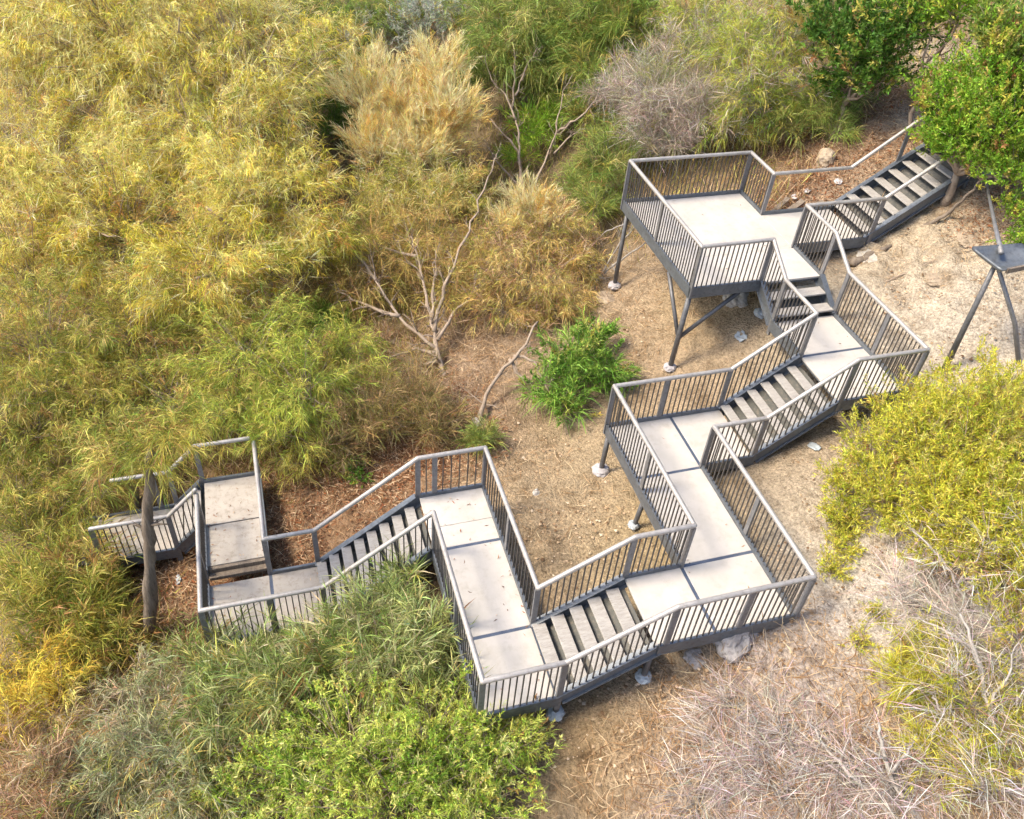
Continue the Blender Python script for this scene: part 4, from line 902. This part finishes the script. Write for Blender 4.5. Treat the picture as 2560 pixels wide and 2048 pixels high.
    ('slender_tree', 'slender grey leaning trunk with a thin crown in front of the lowest landing', 'tree', 'trunkwood', 0.125, [[(5.74, -10.89, -4.9), (5.74, -10.6, -3.37), (5.74, -10.4, -2.33), (5.74, -10.27, -1.53), (5.74, -10.07, -0.71), (5.72, -9.95, -0.2)]], 3),
    ('wooden_post', 'short grey wooden post behind the lowest landing', 'post', 'wood', 0.07, [[(2.59, -11.16, -4.72), (2.54, -11.12, -4.28), (2.39, -11.17, -3.89), (2.22, -11.18, -3.59)]], 1),
    ('tree_pole', 'slim dark leaning trunk on the dirt gap at the top right', 'trunk', 'bark', 0.06, [[(-2.34, 9.32, 2.02), (-1.97, 9.0, 2.52), (-1.63, 8.71, 3.02), (-1.25, 8.41, 3.41)], [(-1.25, 8.41, 3.41), (-0.7, 8.31, 3.69)]], 2),
]
ROCKS = [
    ('grey boulder wedged against the lower right railing', (9.76, -1.77, -1.88), 0.53, 0.75, 'rock'),
    ('white rock on the bank below the top flight', (2.91, 4.82, -0.22), 0.35, 0.35, 'paleRock'),
    ('beige rock behind the top handrail', (-0.6, 5.54, 0.35), 0.28, 0.9, 'bankrock'),
    ('small pale stone at the foot of the fibrous stem', (3.1, -4.05, -3.17), 0.15, 0.7, 'paleRock'),
    ('pale stone by the dry brown shrub', (2.84, -5.1, -3.3), 0.15, 0.7, 'paleRock'),
    ('small pale stone on the tan slope inside the stair loop', (5.53, -3.55, -2.9), 0.12, 0.6, 'paleRock'),
    ('flat tan stone high on the pale bank', (3.71, 6.18, 0.61), 0.25, 0.35, 'bankrock'),
    ('low tan stone right of the upper landing', (4.43, 5.07, 0.22), 0.27, 0.4, 'bankrock'),
    ('pinkish rock on the bare slope below the boulder', (9.86, -2.35, -2.23), 0.21, 0.5, 'rock'),
    ('chalky stone beside the platform brace', (2.49, 1.91, -1.14), 0.38, 0.55, 'paleRock'),
    ('chalky rubble left of the platform leg', (0.32, -0.17, -2.39), 0.25, 0.4, 'bankrock'),
]

# ------------------------------------------------------------------ bare wood: dead trees, limbs, logs
def smooth_path(pts, n=3):
    P = np.array(pts, float)
    if len(P) < 3: return [Vector(p) for p in P]
    out = []
    for i in range(len(P) - 1):
        p0 = P[max(i - 1, 0)]; p1 = P[i]; p2 = P[i + 1]; p3 = P[min(i + 2, len(P) - 1)]
        for t in np.linspace(0, 1, n, endpoint=False):
            out.append(.5 * ((2 * p1) + (-p0 + p2) * t + (2 * p0 - 5 * p1 + 4 * p2 - p3) * t * t + (-p0 + 3 * p1 - 3 * p2 + p3) * t ** 3))
    out.append(P[-1])
    return [Vector(p) for p in out]

def wood_thing(name, label, cat, wood, r, lines, tw, seed):
    R_ = np.random.default_rng(seed)
    loc = Vector(lines[0][0])
    single = len(lines) == 1 and tw == 0
    root = None if single else empty(name, loc)
    if root: tag(root, label, cat)
    twb = bmesh.new(); nt_ = 0
    for i, l in enumerate(lines):
        pts = smooth_path(l, 4)
        L = sum((b - a).length for a, b in zip(pts, pts[1:]))
        pts = [pts[0]] + [p + Vector(R_.normal(size=3)) * min(.035, r * .35) * (.4 if name == 'slender_tree' else 1) for p in pts[1:]]
        ra = r * (1.0 if i == 0 else .62)
        end = .5 if name in ('slender_tree', 'wooden_post', 'fallen_log') else (.45 if i == 0 and len(lines) > 1 else .22)
        n = len(pts) - 1
        rad = [ra * ((1.15 if k == 0 else 1) - (1 - end) * k / n) * (1 + .10 * R_.normal()) for k in range(n + 1)]
        bm = bmesh.new()
        bm_tube(bm, pts, rad, 9 if r > .09 else 7)
        me = bm_mesh(name, bm, True)
        if single:
            o = link(name, me, M[wood]); tag(o, label, cat)
            return
        nm = {'wooden_post': 'shaft', 'root': 'root_strand'}.get(name, 'trunk' if i == 0 else 'branch')
        link(nm, me, M[wood], root, -loc)
        for j in range(tw):
            k = 1 + int(R_.random() * (n - 1)) if n > 1 else 1
            s = pts[k]
            d = (pts[min(k + 1, n)] - pts[max(k - 1, 0)]).normalized()
            e = (d + Vector(R_.normal(size=3)) * .75).normalized()
            ln = (.18 + .5 * R_.random()) * min(1.0, L * .5)
            q = s + e * ln
            m = s.lerp(q, .5) + Vector(R_.normal(size=3)) * ln * .10
            bm_tube(twb, [s, m, q], [rad[k] * .45, rad[k] * .3, .003], 5); nt_ += 1
            for _ in range(2):
                e2 = (e + Vector(R_.normal(size=3)) * .8).normalized()
                bm_tube(twb, [m, m + e2 * ln * .5], [rad[k] * .24, .003], 4)
    if nt_:
        tag(link('twigs', bm_mesh('twigs', twb, True), M[wood], root, -loc), kind='stuff')
    else: twb.free()
    if name == 'slender_tree':
        link('crown', foliage('crown', [(5.72, -9.95, -.15, .62), (5.5, -10.4, .0, .5), (5.6, -9.5, .1, .5)], 'needle', 'oliveg', 1.0, clip=False), M['leaf'], root, -loc)
for i, w in enumerate(WOODS): wood_thing(*w, seed=300 + i)

# rocks
for i, (lab, p, r, sq, m) in enumerate(ROCKS):
    bm = bmesh.new()
    bmesh.ops.create_icosphere(bm, subdivisions=4, radius=1.0)
    R_ = np.random.default_rng(70 + i)
    co = np.array([v.co for v in bm.verts])
    n = fbm(co * 1.1 + i * 9.1, 1.2, 4) - .5
    fl = np.abs(fbm(co + i * 3.3, 2.6, 3) - .5)
    sx = np.array([1 + .25 * R_.normal(), 1 + .25 * R_.normal(), sq])
    a = R_.random() * 6.28
    c = co * (1 + .9 * n - .5 * fl)[:, None] * sx * r
    c = np.c_[c[:, 0] * math.cos(a) - c[:, 1] * math.sin(a), c[:, 0] * math.sin(a) + c[:, 1] * math.cos(a), c[:, 2]]
    for v, q in zip(bm.verts, c): v.co = q
    o = link('boulder' if r > .4 else 'rock', bm_mesh('rock', bm, False), M[m])
    o.location = p
    tag(o, lab, 'rock')

# tray stand at the right: a post, a slanted leg, a shallow three cornered tray and a strut up to the top flight
def tray_stand():
    base = Vector((6.42, 3.96, -.40)); top = Vector((6.38, 3.90, 1.93))
    root = empty('tray_stand', base)
    tag(root, 'dark metal tray on a tall leaning post beside the pale bank', 'stand')
    def part(nm, fn, mat, smooth=True):
        bm = bmesh.new(); fn(bm)
        return link(nm, bm_mesh(nm, bm, smooth), M[mat], root, -base)
    part('post', lambda b: bm_tube(b, [base, base.lerp(top, .5), top], [.06, .052, .042], 10), 'leg')
    part('leg', lambda b: bm_tube(b, [top + Vector((.02, .06, -.02)), Vector((6.75, 4.6, .9)), Vector((7.05, 5.0, -.05))], [.035, .042, .045], 9), 'post')
    part('strut', lambda b: bm_tube(b, [top + Vector((-.10, .12, .18)), Vector((4.9, 5.2, 1.80)), Vector((2.75, 6.9, 1.52))], [.045, .034, .022], 9), 'post')
    def tray(b):
        # rounded triangle, dished, with thickness
        pts = []
        corners = [Vector((.30, -.28)), Vector((-.42, -.30)), Vector((-.30, .62)), Vector((.28, .60))]
        n = 28; rings = 6
        def outline(t):
            k = t * 4; i = int(k) % 4; f_ = k - int(k)
            return corners[i].lerp(corners[(i + 1) % 4], f_)
        grid = []
        for j in range(rings + 1):
            s = j / rings
            for side in (0,):
                row = []
                for i in range(n):
                    p = outline(i / n) * s
                    row.append(Vector((p.x, p.y, .16 * s * s - .10 + .05 * p.y)))
                grid.append(row)
        up = [[b.verts.new(v + top + Vector((0, .10, .10))) for v in row] for row in grid[1:]]
        dnv = [[b.verts.new(v * 1.0 + top + Vector((0, .10, .055))) for v in row] for row in grid[1:]]
        cu = b.verts.new(grid[0][0] + top + Vector((0, .10, .10))); cd = b.verts.new(grid[0][0] + top + Vector((0, .10, .055)))
        for i in range(n):
            k = (i + 1) % n
            b.faces.new((cu, up[0][i], up[0][k])); b.faces.new((cd, dnv[0][k], dnv[0][i]))
            for j in range(rings - 1):
                b.faces.new((up[j][i], up[j + 1][i], up[j + 1][k], up[j][k]))
                b.faces.new((dnv[j][i], dnv[j][k], dnv[j + 1][k], dnv[j + 1][i]))
            b.faces.new((up[-1][i], dnv[-1][i], dnv[-1][k], up[-1][k]))
    part('tray', tray, 'beam')
    part('edge_board', lambda b: bm_bar(b, top + Vector((.30, -.06, .10)), top + Vector((.30, .70, .16)), .04, .09), 'wood', False)
    def plate(b):
        vs_ = [Vector((2.62, 6.72, 1.62)), Vector((2.30, 7.02, 1.75)), Vector((2.62, 7.30, 1.70)), Vector((2.85, 6.98, 1.50))]
        t_ = [b.verts.new(v) for v in vs_]; u_ = [b.verts.new(v - Vector((0, 0, .03))) for v in vs_]
        b.faces.new(t_); b.faces.new(u_[::-1])
        for i in range(4): b.faces.new((t_[i], u_[i], u_[(i + 1) % 4], t_[(i + 1) % 4]))
    part('end_plate', plate, 'post', False)
tray_stand()

# planks and litter scraps
def crumple(name, label, cat, p, sx, sy, h, mat, seed):
    R_ = np.random.default_rng(seed); n = 9
    u = np.linspace(-1, 1, n); X, Y = np.meshgrid(u, u, indexing='ij')
    z = (fbm(np.c_[X.ravel(), Y.ravel(), np.full(n * n, seed)], 1.7, 3) - .35) * h * 2
    x = X.ravel() * sx * (1 - .25 * np.abs(Y.ravel())); y = Y.ravel() * sy * (1 - .3 * np.abs(X.ravel()))
    zg = ground(p[0] + x, p[1] + y)
    V = np.c_[p[0] + x, p[1] + y, zg + .02 + np.maximum(z, 0)]
    idx = np.arange(n * n).reshape(n, n)
    q = np.stack([idx[:-1, :-1], idx[1:, :-1], idx[1:, 1:], idx[:-1, 1:]], -1).reshape(-1, 4)
    me = mesh_quads(name, V - np.array([p[0], p[1], float(ground(*p[:2]))]), q)
    o = link(name, me, M[mat]); o.location = (p[0], p[1], float(ground(*p[:2])))
    md = o.modifiers.new('thick', 'SOLIDIFY'); md.thickness = .006
    tag(o, label, cat)
crumple('plastic_wrapper', 'pale blue plastic wrapper under the wide platform', 'litter', (3.57, 1.47), .16, .11, .10, 'wrap', 3)
crumple('paper_scrap', 'white paper scrap farthest left behind the top handrail', 'litter', (.05, 4.46), .11, .06, .05, 'footing', 5)
crumple('paper_scrap', 'white paper scrap in the middle behind the top handrail', 'litter', (.06, 4.75), .08, .07, .05, 'footing', 6)
crumple('paper_scrap', 'white paper scrap nearest the top flight behind the handrail', 'litter', (.30, 5.35), .12, .08, .05, 'footing', 8)
crumple('plastic_wrapper', 'pale blue plastic scrap under the upper landing edge', 'litter', (6.95, 1.15), .14, .09, .05, 'wrap', 9)
crumple('plastic_wrapper', 'pale scrap on red litter beside the grey leaning trunk', 'litter', (4.75, -10.35), .12, .06, .04, 'wrap', 10)
for i, (a, b, w, lab) in enumerate([((.75, 3.25), (.35, 4.5), .15, 'dark plank nearest the platform behind the level walk'), ((.55, 3.3), (.05, 4.3), .12, 'middle dark plank behind the level walk'),
                                    ((.9, 3.5), (.75, 4.75), .13, 'dark plank lying along the level walk')]):
    bm = bmesh.new()
    pa = Vector((*a, float(ground(*a)) + .08 + .03 * i)); pb = Vector((*b, float(ground(*b)) + .07 + .03 * i))
    bm_bar(bm, pa - pa, pb - pa, w, .035)
    o = link('wooden_plank', bm_mesh('plank', bm), M['wood'], None, pa)
    tag(o, lab, 'plank', 'planks behind the level walk')

# ------------------------------------------------------------------ litter, gravel and low growth: nobody could count these
def scatter(n, spots):
    """Points on the ground round weighted spots (u, v, radius, weight)."""
    s = np.array(spots, float)
    i = rng.choice(len(s), n, p=s[:, 3] / s[:, 3].sum())
    a = rng.random(n) * 6.2832; r = s[i, 2] * np.sqrt(rng.random(n)) * (.75 + .5 * rng.random(n))
    x = s[i, 0] + r * np.cos(a); y = s[i, 1] + r * np.sin(a)
    return np.c_[x, y, ground(x, y)], i

def under_deck(p):
    m = np.zeros(len(p), bool)
    for (a, b, c, d) in ((0, 3.55, 0, 3), (3.5, 6.75, 1.5, 3), (5.35, 6.75, -2.3, 1.6), (6.7, 10, -2.3, -.9), (8.6, 10, -5.9, -2.2), (5.6, 8.7, -5.9, -4.6), (5.6, 6.9, -9.7, -5.9), (3.1, 5.6, -9.7, -8.6), (3.1, 4.35, -12.2, -9.7), (1, 2.5, 3, 7.2)):
        m |= (p[:, 0] > a) & (p[:, 0] < b) & (p[:, 1] > c) & (p[:, 1] < d)
    return m

def strips(name, p, dr, ln, wd, col, mat, label):
    side = unit(np.cross(dr, np.array([0, 0, 1.0]) + rng.normal(size=dr.shape) * .35))
    mid = p + dr * (ln * .5)[:, None] + rng.normal(size=p.shape) * (ln * .06)[:, None]
    tip = p + dr * ln[:, None]
    sw = side * (wd / 2)[:, None]
    V = np.stack([p, mid - sw, mid + sw, tip], 1).reshape(-1, 3)
    o = (np.arange(len(p)) * 4)[:, None]
    T = np.concatenate([o + np.array([[0, 1, 2]]), o + np.array([[1, 3, 2]])], 1).reshape(-1, 3)
    tag(link(name, mesh_tris(name, V, T, np.repeat(np.clip(col, .01, .7), 4, 0)), mat), label, kind='stuff')

def pick(pal, n, jit=.28):
    w = np.array([x[0] for x in PAL[pal]], float); c = np.array([srgb(x[1]) for x in PAL[pal]])
    return c[rng.choice(len(c), n, p=w / w.sum())] * (1 - jit + 2 * jit * rng.random((n, 1)))
PAL['litter'] = [(4, (140, 100, 72)), (3, (116, 80, 58)), (3, (166, 128, 96)), (2, (196, 168, 138)), (1, (86, 60, 44)), (1, (150, 88, 54))]
PAL['tanlit'] = [(4, (184, 154, 118)), (3, (150, 118, 84)), (3, (206, 182, 150)), (1, (112, 84, 60))]

# red brown leaf litter
n = 30000
p, _ = scatter(n, [(3.9, -7.3, 2.6, 6), (4.9, -10.3, 1.5, 2), (-1.2, 6.6, 2.0, 3), (.3, 4.4, 1.2, 1.5), (3.8, 7.4, 1.3, 1.5), (2.6, -5.4, 1.8, 2), (3.5, -4.6, 1.0, 1)])
p[:, 2] += .01 + .05 * rng.random(n) ** 2
d = rng.normal(size=(n, 3)); d[:, 2] = np.abs(d[:, 2]) * .28
strips('leaf_litter', p, unit(d), .05 + .12 * rng.random(n) ** 2, .014 + .02 * rng.random(n), pick('litter', n), M['straw'], 'red brown leaf litter covering the slope behind the lower flights')
# dry twigs lying about
n = 15000
p, _ = scatter(n, [(3.9, -7.3, 2.8, 3), (1.0, -5.0, 2.4, 4), (-1.0, -3.5, 2.4, 2), (1.5, .5, 2.0, 1.5), (-1.3, 6.6, 2.2, 2), (3.4, 5.2, 1.8, .6), (11.2, -1.9, 1.7, 3), (12.4, -.6, 1.3, 2), (5.6, -3.6, 1.6, .5), (4.9, -10.3, 1.5, 1), (11.4, -3.6, 1.2, 1.2)])
p[:, 2] += .01 + .10 * rng.random(n) ** 2
d = rng.normal(size=(n, 3)); d[:, 2] = np.abs(d[:, 2]) * .22
strips('fallen_twigs', p, unit(d), .15 + .45 * rng.random(n) ** 2, .006 + .010 * rng.random(n), pick('tanlit', n), M['straw'], 'dry fallen twigs strewn over the slope')
# gravel and small clods
def pebbles(n, spots, lo, hi, pal, name, label):
    p, _ = scatter(n, spots)
    r = lo + (hi - lo) * rng.random(n) ** 3
    octa = np.array([(1, 0, 0), (0, 1, 0), (-1, 0, 0), (0, -1, 0), (0, 0, 1), (0, 0, -1)], float)
    F = np.array([(0, 1, 4), (1, 2, 4), (2, 3, 4), (3, 0, 4)])
    a = rng.random(n) * 6.28
    O = octa[None] * (.6 + .6 * rng.random((n, 6, 1)))
    O = np.stack([O[..., 0] * np.cos(a)[:, None] - O[..., 1] * np.sin(a)[:, None], O[..., 0] * np.sin(a)[:, None] + O[..., 1] * np.cos(a)[:, None], O[..., 2] * .6], -1)
    V = (p[:, None] + O * r[:, None, None] + np.array([0, 0, 1]) * (r * .12)[:, None, None]).reshape(-1, 3)
    T = ((np.arange(n) * 6)[:, None, None] + F[None]).reshape(-1, 3)
    tag(link(name, mesh_tris(name, V, T, np.repeat(pick(pal, n), 6, 0)), M['straw']), label, kind='stuff')
PAL['stone'] = [(4, (190, 166, 138)), (3, (160, 134, 106)), (2, (208, 190, 168)), (2, (124, 98, 74))]
pebbles(7000, [(3.6, 5.2, 2.0, 2.5), (5.4, 4.5, 1.8, 2), (8.3, .6, 1.5, 2), (5.5, -3.6, 1.8, 2.5), (1.4, .4, 2.0, 2), (10.9, -2.0, 1.6, 3), (10.3, -3.9, 1.0, 1.2), (7.3, -2.6, 1.5, 1.2), (9.9, .7, 1.2, 1.2), (-2.6, 8.8, .9, .6), (1.6, 5.6, 1.3, 1)], .006, .045, 'stone', 'gravel', 'loose gravel and clods on the bare slope')
# low dry grass and undergrowth between the shrubs
n = 42000
p, i = scatter(n, [(-3, -9, 4.5, 3), (-4, -3, 3.5, 3), (-1, -6.5, 2.2, 2.5), (1.5, -8.5, 2.0, 2), (.5, -12, 3, 2), (-2, 3, 2.5, 2), (-6, 2, 3.5, 2), (-4, 7, 2.5, 1.5), (-8, -2, 4, 2), (-9, 6, 4, 2), (6.5, -12, 2, 1.5), (8, -8.5, 2, 1.0), (-5, -14, 5, 2), (-14, 0, 6, 2), (-14, 9, 6, 2), (-3, 10, 2.5, .8)])
k = ~under_deck(p); p = p[k]; i = i[k]; n = len(p)
d = rng.normal(size=(n, 3)) * .7; d[:, 2] = .5 + .8 * rng.random(n)
col = np.where((rng.random(n) < .55)[:, None], pick('brown', n), np.where((rng.random(n) < .5)[:, None], pick('oliveg', n), pick('dry', n)))
strips('undergrowth', p, unit(d), .25 + .5 * rng.random(n) ** 1.5, .010 + .014 * rng.random(n), col, M['straw'], 'low tangled dry grass and undergrowth between the shrubs')

# dry leaves blown onto the decks
dl = []
for (u0, u1, v0, v1, z, n_) in ((0.06, 3.5, .06, 2.9, ZA, 16), (4.3, 6.68, 1.6, 2.9, ZB, 8), (5.42, 9.9, -2.2, -1.0, ZC, 18), (5.66, 9.9, -5.82, -4.7, ZD, 60), (3.25, 5.28, -9.65, -8.66, ZE2, 60), (5.66, 6.8, -9.6, -7.8, ZE, 20), (3.2, 4.25, -11.8, -10.4, ZF, 20)):
    e = rng.random((n_, 2)); k = rng.random(n_) < .65
    e[k, 1] = np.where(rng.random(k.sum()) < .5, e[k, 1] ** 4, 1 - e[k, 1] ** 4)
    dl.append(np.c_[u0 + (u1 - u0) * e[:, 0], v0 + (v1 - v0) * e[:, 1], np.full(n_, z + .012)])
p = np.concatenate(dl); n = len(p)
d = rng.normal(size=(n, 3)); d[:, 2] = np.abs(d[:, 2]) * .15
strips('deck_leaves', p, unit(d),   .035 + .06 * rng.random(n), .01 + .012 * rng.random(n), pick('litter', n), M['straw'], 'dry leaves blown onto the deck panels')
